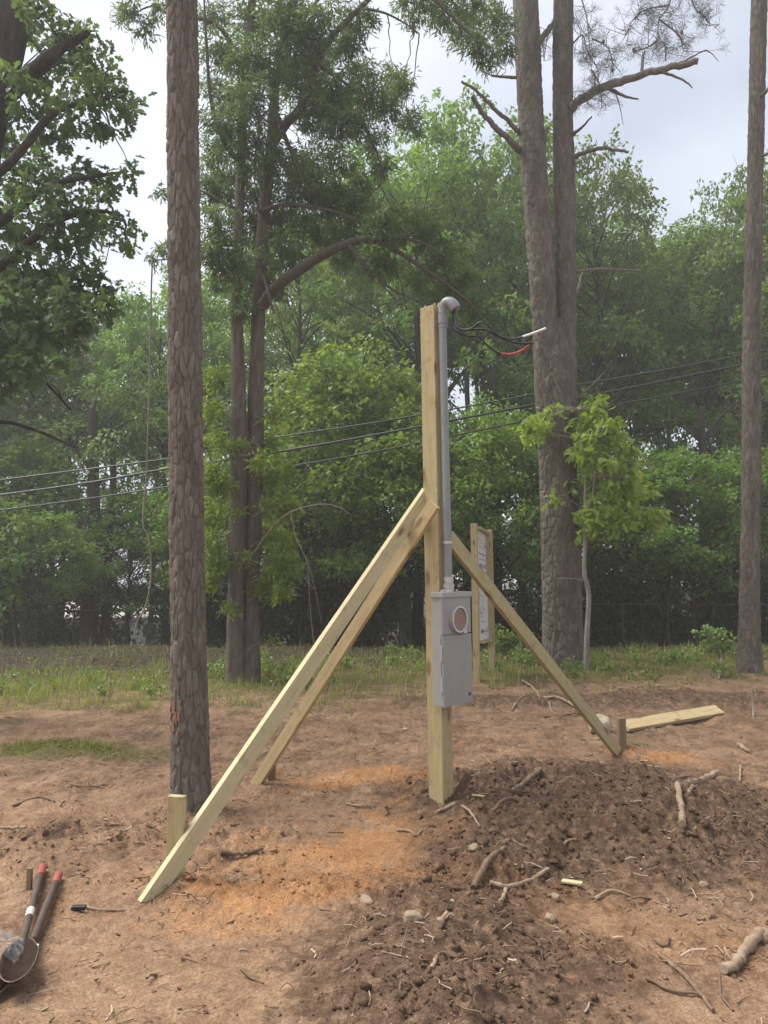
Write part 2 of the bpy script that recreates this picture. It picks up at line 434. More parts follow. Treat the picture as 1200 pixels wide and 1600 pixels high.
M['cover'] = m_plain('brown_fibre_cover', (.29, .195, .15), .6, 0, 25, .2)
M['pvc'] = m_plain('grey_pvc', (.25, .257, .262), .45, 0, 7, .12, .4, .02)
M['zinc'] = m_plain('zinc_fitting', (.62, .62, .60), .4, .7, 40, .3)
M['black'] = m_plain('black_cable', (.018, .02, .02), .45, 0, 30, .2)
M['white'] = m_plain('white_tape', (.75, .74, .72), .5, 0, 30, .1)
M['red'] = m_plain('red_tape', (.50, .065, .06), .5, 0, 30, .2)
M['wire'] = m_plain('wire_jacket', (.03, .035, .032), .5, 0, 9, .2)
M['grip'] = m_plain('dusty_red_grip', (.34, .085, .065), .6, 0, 25, .3)
M['handle'] = m_plain('dirty_dark_handle', (.095, .063, .046), .65, 0, 18, .4)
M['blade'] = m_plain('dirty_steel_blade', (.040, .026, .019), .85, 0, 14, .45, .08, .1)

M['label'] = m_plain('worn_paper_label', (.62, .58, .52), .7, 0, 30, .3)
M['bag'] = m_plain('clear_plastic_film', (.75, .74, .72), .18, 0, 12, .1, .6, .2, Alpha=.13)
M['board'] = m_plain('white_sign_board', (.72, .70, .70), .5, 0, 6, .06)
M['ink'] = m_plain('dark_ink', (.06, .065, .07), .6, 0, 20, .1)
M['ink2'] = m_plain('faded_ink', (.34, .34, .35), .6, 0, 20, .1)
M['stone'] = m_plain('tan_stone', (.33, .245, .165), .9, 0, 14, .4, .2, .5)
M['stone2'] = m_plain('pale_concrete_lump', (.44, .37, .26), .95, 0, 10, .35, .2, .6)
M['root'] = m_bark('pale_root', (.20, .135, .085), (.33, .24, .16), (.45, .35, .25), (18, 18, 6), False)
M['root2'] = m_bark('brown_root', (.12, .078, .05), (.20, .135, .09), (.30, .215, .15), (18, 18, 6), False)
M['slab'] = m_bark('bark_slab', (.09, .055, .035), (.15, .095, .06), (.22, .15, .10), (18, 18, 6), False)
M['chips'] = m_tint('straw_and_twigs', [(0, (.11, .07, .045)), (.5, (.24, .165, .11)), (1, (.50, .39, .27))])
M['wound'] = m_plain('fresh_bark_wound', (.33, .19, .12), .9, 0, 40, .5)
M['edge'] = m_plain('worn_lit_blade_edge', (.24, .18, .14), .5, .4, 20, .5)  # worn rim metal, paler colour also stands for the rim light
M['roof'] = m_plain('pale_roof', (.50, .47, .42), .8, 0, 4, .2)
M['siding'] = m_plain('white_siding', (.62, .62, .62), .7, 0, 5, .12)
M['brick'] = m_plain('red_brown_brick', (.22, .10, .07), .9, 0, 8, .3)
M['glass'] = m_plain('dark_window_glass', (.03, .04, .045), .1, 0, 5, .1)
M['fence'] = m_plain('galvanised_fence', (.06, .06, .052), .8, .0, 20, .3)
M['chain'] = m_plain('galvanised_wire', (.05, .05, .045), .8, .0, 20, .3)

# ------------------------------------------------------------------ ground, one sheet to the horizon
def axis_lines(fine0, fine1, step, far0, far1, grow):
    a = list(np.arange(fine0, fine1 + 1e-6, step))
    s = step; x = a[-1]
    while x < far1: s *= grow; x += s; a.append(x)
    s = step; x = a[0]; b = []
    while x > far0: s *= grow; x -= s; b.append(x)
    return np.array(b[::-1] + a)
ys = [2.2]
while ys[-1] < 13: ys.append(ys[-1] + max(.0095, .0042 * ys[-1]))
s_ = .06
while ys[-1] < 250: s_ *= 1.06; ys.append(ys[-1] + s_)
s_ = .02; y_ = 2.2; b_ = []
while y_ > -50: s_ *= 1.12; y_ -= s_; b_.append(y_)
ys = np.array(b_[::-1] + ys)
xs = axis_lines(-2.3, 2.9, .0125, -150, 150, 1.028)
X, Y = np.meshgrid(xs, ys)
Z = height(X, Y)
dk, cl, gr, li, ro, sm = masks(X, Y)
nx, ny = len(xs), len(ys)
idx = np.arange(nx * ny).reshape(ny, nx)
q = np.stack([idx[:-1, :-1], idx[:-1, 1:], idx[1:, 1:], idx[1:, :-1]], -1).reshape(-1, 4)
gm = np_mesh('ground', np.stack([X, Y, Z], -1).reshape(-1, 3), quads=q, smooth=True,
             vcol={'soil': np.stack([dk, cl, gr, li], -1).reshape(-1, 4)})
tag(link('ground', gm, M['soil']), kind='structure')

# ------------------------------------------------------------------ foliage helpers
def unit(v): return v / (np.linalg.norm(v, axis=-1, keepdims=True) + 1e-9)
def leaf_mesh(name, C, D, N, Ln, W, tint, lobed=False, org=None, fold=.18):
    """one leaf per row; plain leaves are one folded quad, lobed ones a fan with notches."""
    D = unit(D); S = unit(np.cross(N, D)); N = np.cross(D, S)
    n = len(C); Ln = Ln[:, None]; W = W[:, None]
    if not lobed:
        V = np.stack([C, C + D * Ln * .5 + S * W * .5 + N * W * fold, C + D * Ln - N * Ln * .08, C + D * Ln * .5 - S * W * .5 + N * W * fold], 1).reshape(-1, 3)
        qd = np.arange(n * 4).reshape(n, 4)
        return np_mesh(name, V, quads=qd, fattr={'tint': tint}, org=org)
    prof = [(0, .0), (.30, .30), (.38, .14), (.62, .52), (.70, .20), (.86, .30), (1.0, 0.0)]
    pts = [C + D * Ln * a + S * W * b + N * W * b * fold * 1.5 - N * Ln * .12 * a * a for a, b in prof]
    pts += [C + D * Ln * a - S * W * b + N * W * b * fold * 1.5 - N * Ln * .12 * a * a for a, b in prof[-2:0:-1]]
    k = len(pts); V = np.stack(pts, 1).reshape(-1, 3)
    m = len(prof); base = (np.arange(n) * k)[:, None]
    tr = []
    R_ = list(range(m)); Lf = [0] + list(range(k - 1, m - 1, -1)) + [m - 1]
    for i in range(m - 1):
        a, b, c, d = R_[i], R_[i + 1], Lf[i + 1], Lf[i]
        if a == d: tr.append((a, b, c))
        elif b == c: tr.append((a, b, d))
        else: tr += [(a, b, c), (a, c, d)]
    T = np.concatenate([base + np.array([t]) for t in tr], 0)
    tt = np.concatenate([tint] * len(tr))
    return np_mesh(name, V, tris=T, fattr={'tint': tt}, org=org)
def sprays(rg, centers, radii, per_area, n_leaf, spread, L0, W0, flat_z=.6, droop=.25, up=.9, shell=.45):
    """leaf arrays for clumps: every clump is a set of leafy sprays, denser to the outside."""
    Cs, Ds, Ns, Ls, Ws, Ts = [], [], [], [], [], []
    for c, r in zip(centers, radii):
        ns = max(3, int(per_area * r * r))
        d = unit(rg.normal(size=(ns, 3))); rad = r * rg.uniform(0, 1, ns) ** shell
        sc_ = c + d * rad[:, None] * np.array([1, 1, flat_z])
        td = unit(d * np.array([1, 1, .5]) + rg.normal(size=(ns, 3)) * .45 - np.array([0, 0, droop]))
        st = np.clip(.5 + rg.normal(size=ns) * .22, 0, 1)
        k = n_leaf
        tpos = rg.uniform(-.5, .5, (ns, k))
        cen = sc_[:, None, :] + td[:, None, :] * (tpos * spread)[..., None] + rg.normal(size=(ns, k, 3)) * spread * .16
        ld = unit(td[:, None, :] * .7 + rg.normal(size=(ns, k, 3)) * .65 - np.array([0, 0, droop]))
        nn = unit(np.array([0, 0, up]) + rg.normal(size=(ns, k, 3)) * .5)
        Cs.append(cen.reshape(-1, 3)); Ds.append(ld.reshape(-1, 3)); Ns.append(nn.reshape(-1, 3))
        Ls.append(L0 * rg.uniform(.65, 1.25, ns * k)); Ws.append(W0 * rg.uniform(.7, 1.25, ns * k))
        Ts.append(np.clip(np.repeat(st, k) + rg.normal(size=ns * k) * .16, 0, 1))
    return [np.concatenate(a) for a in (Cs, Ds, Ns, Ls, Ws, Ts)]
def limb(mb, a, b, r0, r1, rg, sag=.12, n=7, k=7):
    a = np.asarray(a, float); b = np.asarray(b, float); L_ = np.linalg.norm(b - a)
    ts = np.linspace(0, 1, k); p = a + (b - a) * ts[:, None]
    p[:, 2] += L_ * sag * np.sin(ts * np.pi)
    p[1:-1] += rg.normal(size=(k - 2, 3)) * L_ * .025
    mb.tube(p, np.linspace(r0, r1, k), n, cap=False); return p

def proto_tree(seed, H, R_, base, clumps, rc, per, nl, L0, W0, mat, bark, tr=.16, top_taper=.55, lean=.02):
    """Empty > trunk (with limbs), crown.  Built at the origin, copied by place_tree()."""
    rg = np.random.RandomState(seed)
    root = empty('hardwood_tree', (0, 0, 0))
    mb = MB()
    zs = np.linspace(-.4, H * .9, 12)
    wx = np.cumsum(rg.normal(size=12)) * H * lean * .25; wy = np.cumsum(rg.normal(size=12)) * H * lean * .25
    wx -= wx[0]; wy -= wy[0]
    rad = tr * (1 - .88 * np.clip(zs / (H * .9), 0, 1)) * (1 + .35 * np.exp(-np.clip(zs + .1, 0, 9) / .3))
    path = np.stack([wx, wy, zs], 1)
    mb.tube(path, rad, 10, cap=False)
    cs, rs = [], []
    for i in range(clumps):
        f = (i + rg.uniform(0, 1)) / clumps
        z = base + (H - base) * f ** .85
        g = (z - base) / (H - base)
        env = R_ * (math.sin(min(1, (g + .10) / .48) * math.pi / 2)) * (1 - top_taper * max(0, g - .35) ** 1.3 / .57)
        an = i * 2.39996 + rg.uniform(-.5, .5)
        rr = env * rg.uniform(.35, 1.0) ** .6
        tx = np.interp(z, zs, wx); ty = np.interp(z, zs, wy)
        cs.append([tx + rr * math.cos(an), ty + rr * math.sin(an), z + rg.normal() * .25]); rs.append(rc * rg.uniform(.65, 1.25))
    cs = np.array(cs)
    for c in cs:
        zt = max(base * .75, c[2] - .55 * math.hypot(c[0], c[1]) - .3); zt = min(zt, H * .86)
        a = [np.interp(zt, zs, wx), np.interp(zt, zs, wy), zt]
        r0 = min(np.interp(zt, zs, rad) * .55, .018 + .012 * np.linalg.norm(c - a))
        p = limb(mb, a, c, r0, .008, rg, .10, 5, 5)
        for _ in range(2):
            e = c + unit(rg.normal(size=3)) * rc * .8
            limb(mb, p[3], e, .010, .004, rg, .08, 4, 4)
    mb.build('trunk', bark, root)
    C, D, N, Ln, W, T = sprays(rg, cs, rs, per, nl, .42, L0, W0)
    me = leaf_mesh('crown', C, D, N, Ln, W, T)
    link('crown', me, mat, root)
    return root
def copy_tree(src):
    c = src.copy(); COL.objects.link(c)
    for ch in src.children:
        d = ch.copy(); COL.objects.link(d); d.parent = c
        for gch in ch.children:
            e_ = gch.copy(); COL.objects.link(e_); e_.parent = d
    return c

# ------------------------------------------------------------------ bark trunks with plates
def bark_trunk(zc, cx, cy, rr, nu, nv, cw, ch, depth, seed, z0, z1, lens=None):
    """ring stack from z0 to z1; zc/cx/cy/rr are control heights, centres and radii."""
    if lens is None: zz = np.linspace(z0, z1, nv)
    else: zz = lens
    th = np.arange(nu) * 2 * np.pi / nu
    rz = np.interp(zz, zc, rr); X0 = np.interp(zz, zc, cx); Y0 = np.interp(zz, zc, cy)
    nc = max(5, int(round(2 * np.pi * np.mean(rr) / cw)))
    U = np.broadcast_to(th / (2 * np.pi) * nc, (len(zz), nu)).copy(); Vv = np.broadcast_to((zz / ch)[:, None], (len(zz), nu)).copy()
    cs_, sn_ = np.cos(th)[None, :], np.sin(th)[None, :]
    wz = (zz * 3.5)[:, None]
    U = U + .30 * perlin(cs_ * 4 + seed, sn_ * 4 + wz, seed); Vv = Vv + .7 * perlin(cs_ * 1.3 + wz * .3, sn_ * 1.3 + seed, seed + 6) + .35 * perlin(cs_ * 4 + wz * .7, sn_ * 4 + seed, seed + 5)
    iu = np.floor(U).astype(np.int64); iv = np.floor(Vv).astype(np.int64)
    f1 = np.full(U.shape, 9.0); f2 = np.full(U.shape, 9.0); pid = np.zeros(U.shape); dvb = np.zeros(U.shape)
    v1 = np.zeros(U.shape); u1 = np.zeros(U.shape); v2 = np.zeros(U.shape); u2 = np.zeros(U.shape)
    for a in (-1, 0, 1):
        for b in (-1, 0, 1):
            ju = (iu + a) % nc; jv = iv + b
            pu = iu + a + rnd(ju, jv, seed); pv = jv + rnd(ju, jv, seed + 3)
            dd = np.sqrt((pu - U) ** 2 + (pv - Vv) ** 2)
            near = dd < f1; sec = ~near & (dd < f2)
            f2 = np.where(near, f1, np.where(sec, dd, f2))
            u2 = np.where(near, u1, np.where(sec, pu, u2)); v2 = np.where(near, v1, np.where(sec, pv, v2))
            u1 = np.where(near, pu, u1); v1 = np.where(near, pv, v1)
            pid = np.where(near, rnd(ju, jv, seed + 9), pid); f1 = np.where(near, dd, f1)
    dvb = v1 - Vv
    side = np.abs(u2 - u1) / (np.hypot(u2 - u1, v2 - v1) + 1e-6)
    gv = 1 - (1 - sstep(.02, .24, f2 - f1)) * (.62 + .38 * sstep(.35, .8, side))
    fine = fbm(cs_ * 26 + seed, sn_ * 26 + (zz * 7)[:, None], 3, seed + 21)
    n = fbm(cs_ * 9 + seed, sn_ * 9 + wz * .9, 3, seed + 8)
    disp = depth * (gv - .8) + depth * .5 * (pid - .5) * gv + depth * .25 * dvb * gv + depth * .40 * n + depth * .30 * fine
    big = perlin(cs_ * 1.2 + 3.3, sn_ * 1.2 + (zz * 1.3)[:, None], seed + 2)
    r = rz[:, None] * (1 + .05 * big) + disp
    V = np.stack([X0[:, None] + r * cs_, Y0[:, None] + r * sn_, np.broadcast_to(zz[:, None], r.shape)], -1).reshape(-1, 3)
    id_ = np.arange(len(zz) * nu).reshape(len(zz), nu); nx_ = np.roll(id_, -1, 1)
    qd = np.stack([id_[:-1], nx_[:-1], nx_[1:], id_[1:]], -1).reshape(-1, 4)
    tint = np.clip(pid[:-1] * .8 + .2 * gv[:-1], 0, 1).ravel()
    return V, qd, tint
def merge(parts):
    Vs, Qs, Ts, o = [], [], [], 0
    for V, qd, t in parts: Vs.append(V); Qs.append(qd + o); Ts.append(t); o += len(V)
    return np.concatenate(Vs), np.concatenate(Qs), np.concatenate(Ts)
def px_path(rows, Y):
    """rows of (px_left, px_right, py) on a trunk at depth Y -> heights, centres, radii (rising)."""
    z, x, r = [], [], []
    for l, rt, py in rows:
        a, b = P(l, py, Y), P(rt, py, Y)
        z.append((a[2] + b[2]) / 2); x.append((a[0] + b[0]) / 2); r.append((b[0] - a[0]) / 2)
    return np.array(z), np.array(x), np.full(len(z), float(Y)), np.array(r)
def extend(z, x, y, r, ztop, rtop):
    dx = (x[-1] - x[-2]) / (z[-1] - z[-2])
    return np.append(z, ztop), np.append(x, x[-1] + dx * (ztop - z[-1])), np.append(y, y[-1]), np.append(r, rtop)
def needle_tufts(rg, pts, n=46, L0=.17):
    pts = np.asarray(pts); m = len(pts)
    d0 = unit(rg.normal(size=(m, 3)) + np.array([0, 0, .3]))
    C = np.repeat(pts, n, 0) + rg.normal(size=(m * n, 3)) * .015
    D = unit(np.repeat(d0, n, 0) * .55 + rg.normal(size=(m * n, 3)) * .75)
    N = unit(rg.normal(size=(m * n, 3)))
    return C, D, N, L0 * rg.uniform(.7, 1.15, m * n), np.full(m * n, .0042), np.clip(rg.normal(.5, .25, m * n), 0, 1)
def pine_crown(rg, root, z0, z1, x, y, rad, tufts):
    """high needle crown above the frame"""
    mb = MB(); pts = []
    for i in range(16):
        z = z0 + (z1 - z0) * (i + .5) / 16; an = i * 2.4
        e_ = np.array([x + rad * (1.1 - i / 22) * math.cos(an), y + rad * (1.1 - i / 22) * math.sin(an), z + .5])
        p = limb(mb, [x, y, z - .4], e_, .05, .012, rg, .06, 6, 6)
        for _ in range(tufts): pts.append(p[rg.randint(2, 6)] + rg.normal(size=3) * .45)
    mb.build('limbs', M['deadwood'], root)['kind'] = 'stuff'
    C, D, N, Ln, W, T = needle_tufts(rg, pts, 26, .26); W[:] = .012
    link('crown', leaf_mesh('crown', C, D, N, Ln, W, T, org=ORG[root]), M['needle'], root)

# near pine on the left, 5 m away
b = G(298, 1268)
YL = b[1]
z, x, y, r = px_path([(267, 331, 1262), (268, 328, 1200), (268, 325, 1130), (268, 321, 1040), (267, 319, 900), (266, 317, 780), (264, 314, 550), (263, 311, 300), (261, 308, 0)], YL)
z, x, y, r = extend(z, x, y, r, 15.0, .05)
pine = empty('pine_tree', (b[0], YL, b[2]))
tag(pine, 'thick straight pine trunk with plated bark nearest the camera, behind the left stake', 'tree', 'pine trees')
zz = np.concatenate([np.linspace(-.3, 6.2, 900), np.linspace(6.23, 15, 120)])
V, qd, tt = bark_trunk(z, x, y, r, 176, 0, .043, .13, .0125, 11, 0, 0, zz)
link('trunk', np_mesh('trunk', V, quads=qd, smooth=False, fattr={'tint': tt}, org=ORG[pine]), M['pine'], pine)
pine_crown(np.random.RandomState(4), pine, 10.5, 15.5, float(x[-1]), YL, 2.2, 9)
# chipped wound low on the trunk, bare reddish wood flakes
mb = MB(); rg = np.random.RandomState(8)
for i in range(16):
    p0 = P(281 + rg.uniform(-12, 9), 1110 + rg.uniform(-26, 26), YL)
    rr = float(np.interp(p0[2], z, r)); cx0 = float(np.interp(p0[2], z, x)); dx = p0[0] - cx0
    p0[1] = YL - math.sqrt(max(1e-4, rr * rr - dx * dx)) - .006
    nrm = unit(np.array([dx, p0[1] - YL, 0])); t_ = np.array([-nrm[1], nrm[0], 0])
    mb.box(p0, [t_, nrm, np.array([.15 * rg.normal(), 0, 1])], [.006 + .006 * rg.rand(), .004, .012 + .02 * rg.rand()])
mb.build('bark_wound', M['wound'], pine)

# double pine behind the post
YD = 12.2
b = G(882, 1044); YD = float(b[1])
dbl = empty('pine_tree', (b[0], YD, b[2]))
tag(dbl, 'big pine forking into two tall trunks, behind the board sign and the sapling', 'tree', 'pine trees')
zl = px_path([(847, 917, 1044), (848, 911, 1000), (848, 908, 940), (846, 905, 820), (843, 901, 720), (839, 900, 640), (836, 898, 600), (838, 894, 565), (846, 886, 530), (852, 880, 500)], YD)
parts = [bark_trunk(*zl, 150, 0, .058, .165, .021, 21, 0, 0, np.linspace(-.4, float(zl[0][-1]), 420))]
ls = px_path([(841, 878, 700), (838, 876, 640), (834, 872, 560), (832, 870, 500), (825, 865, 400), (817, 857, 300), (811, 850, 200), (806, 845, 100), (802, 840, 0)], YD - .05)
ls = extend(*ls, 19, .08)
rs = px_path([(866, 900, 700), (868, 900, 640), (870, 900, 560), (870, 900, 500), (868, 899, 400), (865, 898, 300), (864, 895, 200), (864, 895, 100), (865, 895, 0)], YD + .06)
rs = extend(*rs, 18, .07)
zt = np.concatenate([np.linspace(float(ls[0][0]), 11.5, 330), np.linspace(11.55, 19, 50)])
parts.append(bark_trunk(*ls, 96, 0, .055, .155, .017, 22, 0, 0, zt))
zt = np.concatenate([np.linspace(float(rs[0][0]), 11.5, 330), np.linspace(11.55, 18, 50)])
parts.append(bark_trunk(*rs, 88, 0, .055, .155, .016, 23, 0, 0, zt))
V, qd, tt = merge(parts)
link('trunk', np_mesh('trunk', V, quads=qd, smooth=False, fattr={'tint': tt}, org=ORG[dbl]), M['pine_far'], dbl)
def dead(root, lines, name='dead_branch', mat='deadwood', seed=0, n=8):
    mb = MB()
    for pts, r0, r1 in lines:
        p = curve([P(*q_) for q_ in pts], 7); rg_ = np.random.RandomState(seed + len(p))
        p[1:-1] += rg_.normal(size=(len(p) - 2, 3)) * r0 * .10
        mb.tube(p, np.linspace(r0, r1, len(p)), n, wob=.08, seed=seed)
    return mb.build(name, M[mat], root)
D_ = YD
dead(dbl, [([(888, 172, D_), (905, 158, D_ - .3), (935, 140, D_ - .5), (985, 122, D_ - .7), (1040, 107, D_ - .9), (1091, 96, D_ - 1.1)], .085, .05),
           ([(950, 137, D_ - .5), (975, 150, D_ - .4), (998, 155, D_ - .4)], .035, .012),
           ([(1030, 111, D_ - .9), (1050, 118, D_ - .9), (1072, 128, D_ - .9), (1082, 138, D_ - .9)], .028, .008),
           ([(1045, 104, D_ - .9), (1070, 95, D_ - 1), (1098, 80, D_ - 1), (1110, 82, D_ - 1), (1123, 96, D_ - 1)], .02, .004),
           ([(960, 140, D_ - .5), (968, 165, D_ - .4), (974, 195, D_ - .4)], .012, .004),
           ([(1003, 115, D_ - .7), (1004, 95, D_ - .7), (1006, 82, D_ - .7)], .03, .02)])
dead(dbl, [([(892, 212, D_), (908, 200, D_ - .3), (925, 182, D_ - .5)], .035, .012)])
dead(dbl, [([(893, 247, D_), (912, 239, D_ - .2), (940, 231, D_ - .4), (960, 234, D_ - .4), (982, 237, D_ - .4)], .045, .022)])
dead(dbl, [([(812, 208, D_), (795, 190, D_ - .3), (770, 168, D_ - .5), (745, 142, D_ - .6), (721, 127, D_ - .7)], .045, .02)])
dead(dbl, [([(815, 238, D_), (795, 218, D_ - .3), (770, 195, D_ - .5), (750, 170, D_ - .6), (738, 150, D_ - .7)], .06, .035)])
dead(dbl, [([(806, 121, D_), (785, 120, D_ - .2), (768, 118, D_ - .3)], .03, .018), ([(775, 119, D_ - .3), (782, 108, D_ - .3), (786, 100, D_ - .3)], .012, .004),
           ([(768, 118, D_ - .3), (752, 110, D_ - .3), (742, 95, D_ - .3)], .008, .003), ([(780, 120, D_ - .2), (790, 112, D_ - .4), (788, 100, D_ - .4)], .008, .003)])
dead(dbl, [([(838, 72, D_ + .1), (850, 55, D_ + .1), (866, 36, D_ + .1)], .06, .05)])
dead(dbl, [([(848, 235, D_), (851, 215, D_ - .2), (855, 200, D_ - .2)], .05, .035)])
dead(dbl, [([(893, 425, D_), (930, 421, D_ + .3), (970, 422, D_ + .4), (1000, 424, D_ + .4), (1002, 438, D_ + .4)], .028, .008)])
dead(dbl, [([(893, 470, D_), (902, 455, D_ + .2), (908, 432, D_ + .3), (912, 425, D_ + .3)], .03, .012)])
dead(dbl, [([(880, 625, D_), (905, 618, D_ - .3), (925, 602, D_ - .4), (945, 580, D_ - .4)], .022, .008)])
# live needle sprays hanging near the top right
rg = np.random.RandomState(17); mb = MB(); tips = []
twigs = [[(895, -40, D_), (915, 20, D_ - .4), (921, 70, D_ - .6), (925, 120, D_ - .6)], [(895, 68, D_), (910, 55, D_ - .3), (918, 80, D_ - .4), (935, 110, D_ - .4)],
         [(1060, -60, D_ - .2), (1045, 8, D_ - .4), (1030, 30, D_ - .5), (1028, 62, D_ - .5)], [(1045, 8, D_ - .4), (1010, 15, D_ - .4), (990, 30, D_ - .4), (975, 60, D_ - .4)],
         [(1060, -60, D_ - .2), (1085, 10, D_ - .5), (1100, 25, D_ - .5), (1110, 40, D_ - .5)], [(1028, 62, D_ - .5), (1010, 75, D_ - .5), (990, 80, D_ - .5)],
         [(925, 60, D_ - .6), (950, 75, D_ - .6), (960, 110, D_ - .6)], [(1030, 30, D_ - .5), (1060, 55, D_ - .5), (1068, 80, D_ - .5)], [(925, 110, D_ - .6), (938, 135, D_ - .6), (940, 165, D_ - .6)],
         [(930, 120, D_ - .6), (925, 150, D_ - .6), (905, 165, D_ - .6)], [(865, 30, D_), (855, 60, D_ - .2), (850, 95, D_ - .2)], [(1040, 95, D_ - .8), (1040, 75, D_ - .8), (1035, 65, D_ - .8)]]
for tw in twigs:
    p = curve([P(*q_) for q_ in tw], 6); mb.tube(p, np.linspace(.016, .005, len(p)), 5, cap=False)
    for q_ in p[4:]:
        for _ in range(2):
            e_ = q_ + rg.normal(size=3) * np.array([.16, .16, .14]); tips.append(e_)
            mb.tube([q_, (q_ + e_) / 2 + rg.normal(size=3) * .02, e_], [.006, .005, .003], 4, cap=False)
mb.build('needle_twigs', M['deadwood'], dbl)['kind'] = 'stuff'
C, D, N, Ln, W, T = needle_tufts(rg, tips, 34, .15)
link('needles', leaf_mesh('needles', C, D, N, Ln, W, T, org=ORG[dbl]), M['needle'], dbl)
for pc in [(990, 75, D_ - .5), (943, 62, D_ - .6), (957, 107, D_ - .6), (1065, 48, D_ - .5)]:
    c0 = P(*pc); MB().tube([c0, c0 - [0, 0, .02], c0 - [0, 0, .05], c0 - [0, 0, .075]], [.012, .026, .022, .006], 7).build('pine_cone', M['slab'], dbl)
pine_crown(np.random.RandomState(5), dbl, 14, 19.5, float(ls[1][-1]), YD, 3.0, 9)

# right pine
b = G(1171, 1052); YR = float(b[1])
rp = empty('pine_tree', (b[0], YR, b[2]))
tag(rp, 'slender pine trunk leaning outward at the grass edge beside the fallen plank', 'tree', 'pine trees')
zr = px_path([(1151, 1192, 1052), (1154, 1188, 1010), (1157, 1186, 940), (1160, 1187, 800), (1161, 1187, 550), (1168, 1191, 300), (1172, 1195, 120), (1175, 1198, 0)], YR)
zr = extend(*zr, 17, .05)
zt = np.concatenate([np.linspace(-.4, 11.5, 480), np.linspace(11.55, 17, 40)])
V, qd, tt = bark_trunk(*zr, 84, 0, .05, .18, .017, 31, 0, 0, zt)
link('trunk', np_mesh('trunk', V, quads=qd, smooth=False, fattr={'tint': tt}, org=ORG[rp]), M['pine_far'], rp)
dead(rp, [([(1188, 150, YR), (1195, 145, YR - .2), (1215, 120, YR - .4)], .04, .02)])
dead(rp, [([(1186, 245, YR), (1200, 240, YR - .2), (1230, 225, YR - .3)], .03, .015)])
pine_crown(np.random.RandomState(6), rp, 12.5, 17.4, float(zr[1][-1]), YR, 2.4, 7)

# ------------------------------------------------------------------ willow oak with two trunks
b = G(382, 1068); YO = float(b[1])
oak = empty('oak_tree', (b[0], YO, b[2]))
tag(oak, 'narrow-leaved oak with two close grey trunks, between the near pine and the post', 'tree')
lt_ = px_path([(352, 384, 1068), (354, 381, 1000), (357, 383, 900), (358, 385, 800), (361, 385, 650), (361, 378, 480), (364, 379, 380), (372, 385, 200), (379, 390, 100), (388, 400, 0)], YO)
lt_ = extend(*lt_, 11.5, .03)
rt_ = px_path([(374, 408, 1068), (378, 405, 1000), (381, 405, 900), (385, 411, 800), (388, 412, 600), (394, 414, 480), (402, 420, 350), (416, 433, 225), (425, 438, 110), (453, 466, 0)], YO + .12)
rt_ = extend(*rt_, 11.0, .03)
V, qd, tt = merge([bark_trunk(*lt_, 44, 0, .03, .16, .008, 51, 0, 0, np.linspace(-.3, 11.5, 420)), bark_trunk(*rt_, 48, 0, .03, .16, .008, 52, 0, 0, np.linspace(-.3, 11, 420))])
link('trunk', np_mesh('trunk', V, quads=qd, smooth=True, fattr={'tint': tt}, org=ORG[oak]), M['oakbark'], oak)
limbs = [([(410, 478, YO), (430, 450, YO - .2), (470, 420, YO - .4), (520, 390, YO - .6), (560, 376, YO - .7), (592, 377, YO - .8)], .09, .045),
         ([(592, 377, YO - .8), (630, 398, YO - .8), (680, 432, YO - .8), (730, 470, YO - .8), (760, 505, YO - .8)], .042, .008),
         ([(592, 377, YO - .8), (625, 372, YO - .9), (660, 380, YO - 1), (700, 405, YO - 1)], .035, .006),
         ([(545, 383, YO - .7), (575, 420, YO - .8), (610, 450, YO - .8), (650, 470, YO - .8)], .03, .006),
         ([(424, 228, YO + .1), (445, 195, YO - .2), (472, 165, YO - .4), (490, 110, YO - .5), (520, 55, YO - .6), (575, 0, YO - .7), (620, -60, YO - .8)], .075, .03),
         ([(424, 235, YO + .1), (440, 212, YO), (455, 192, YO - .1)], .03, .02),
         ([(495, 100, YO - .5), (540, 130, YO - .6), (580, 170, YO - .6)], .03, .008), ([(472, 165, YO - .4), (520, 160, YO - .5), (560, 190, YO - .5), (590, 240, YO - .5), (595, 290, YO - .5)], .035, .006),
         ([(560, 12, YO - .7), (600, 20, YO - .7), (630, 35, YO - .7), (655, 52, YO - .7)], .022, .006),
         ([(378, 260, YO), (350, 220, YO - .2), (330, 160, YO - .3), (322, 60, YO - .3), (318, -20, YO - .3)], .045, .012), ([(372, 330, YO), (345, 315, YO - .2), (318, 300, YO - .2), (285, 290, YO)], .035, .008),
         ([(365, 440, YO), (340, 415, YO - .1), (310, 400, YO), (262, 405, YO + .1), (225, 408, YO + .1)], .03, .005), ([(432, 180, YO), (460, 250, YO - .5), (480, 300, YO - .6)], .04, .01),
         ([(440, 60, YO), (480, 20, YO - .3), (520, -30, YO - .4)], .05, .015), ([(405, 330, YO), (450, 320, YO - .4), (520, 330, YO - .6), (570, 350, YO - .7)], .04, .008),
         ([(412, 430, YO), (420, 460, YO - .3), (428, 490, YO - .4)], .03, .015), ([(385, 120, YO), (340, 40, YO - .2), (270, 25, YO - .2), (235, 10, YO - .2), (190, 35, YO - .2)], .04, .006),
         ([(640, -40, YO - .8), (700, 20, YO - .8), (740, 60, YO - .8), (760, 95, YO - .8)], .03, .006)]
mb = MB()
skel = []
for pts, r0, r1 in limbs:
    p = curve([P(*q_) for q_ in pts], 7); skel.append(p)
    mb.tube(p, np.linspace(r0, r1, len(p)), 8, cap=False, wob=.06)
oz = np.linspace(2.2, 9.5, 40)
skel.append(np.stack([np.interp(oz, rt_[0], rt_[1]), np.full(40, YO), oz], 1)); skel.append(np.stack([np.interp(oz, lt_[0], lt_[1]), np.full(40, YO), oz], 1))
skel = np.concatenate(skel)
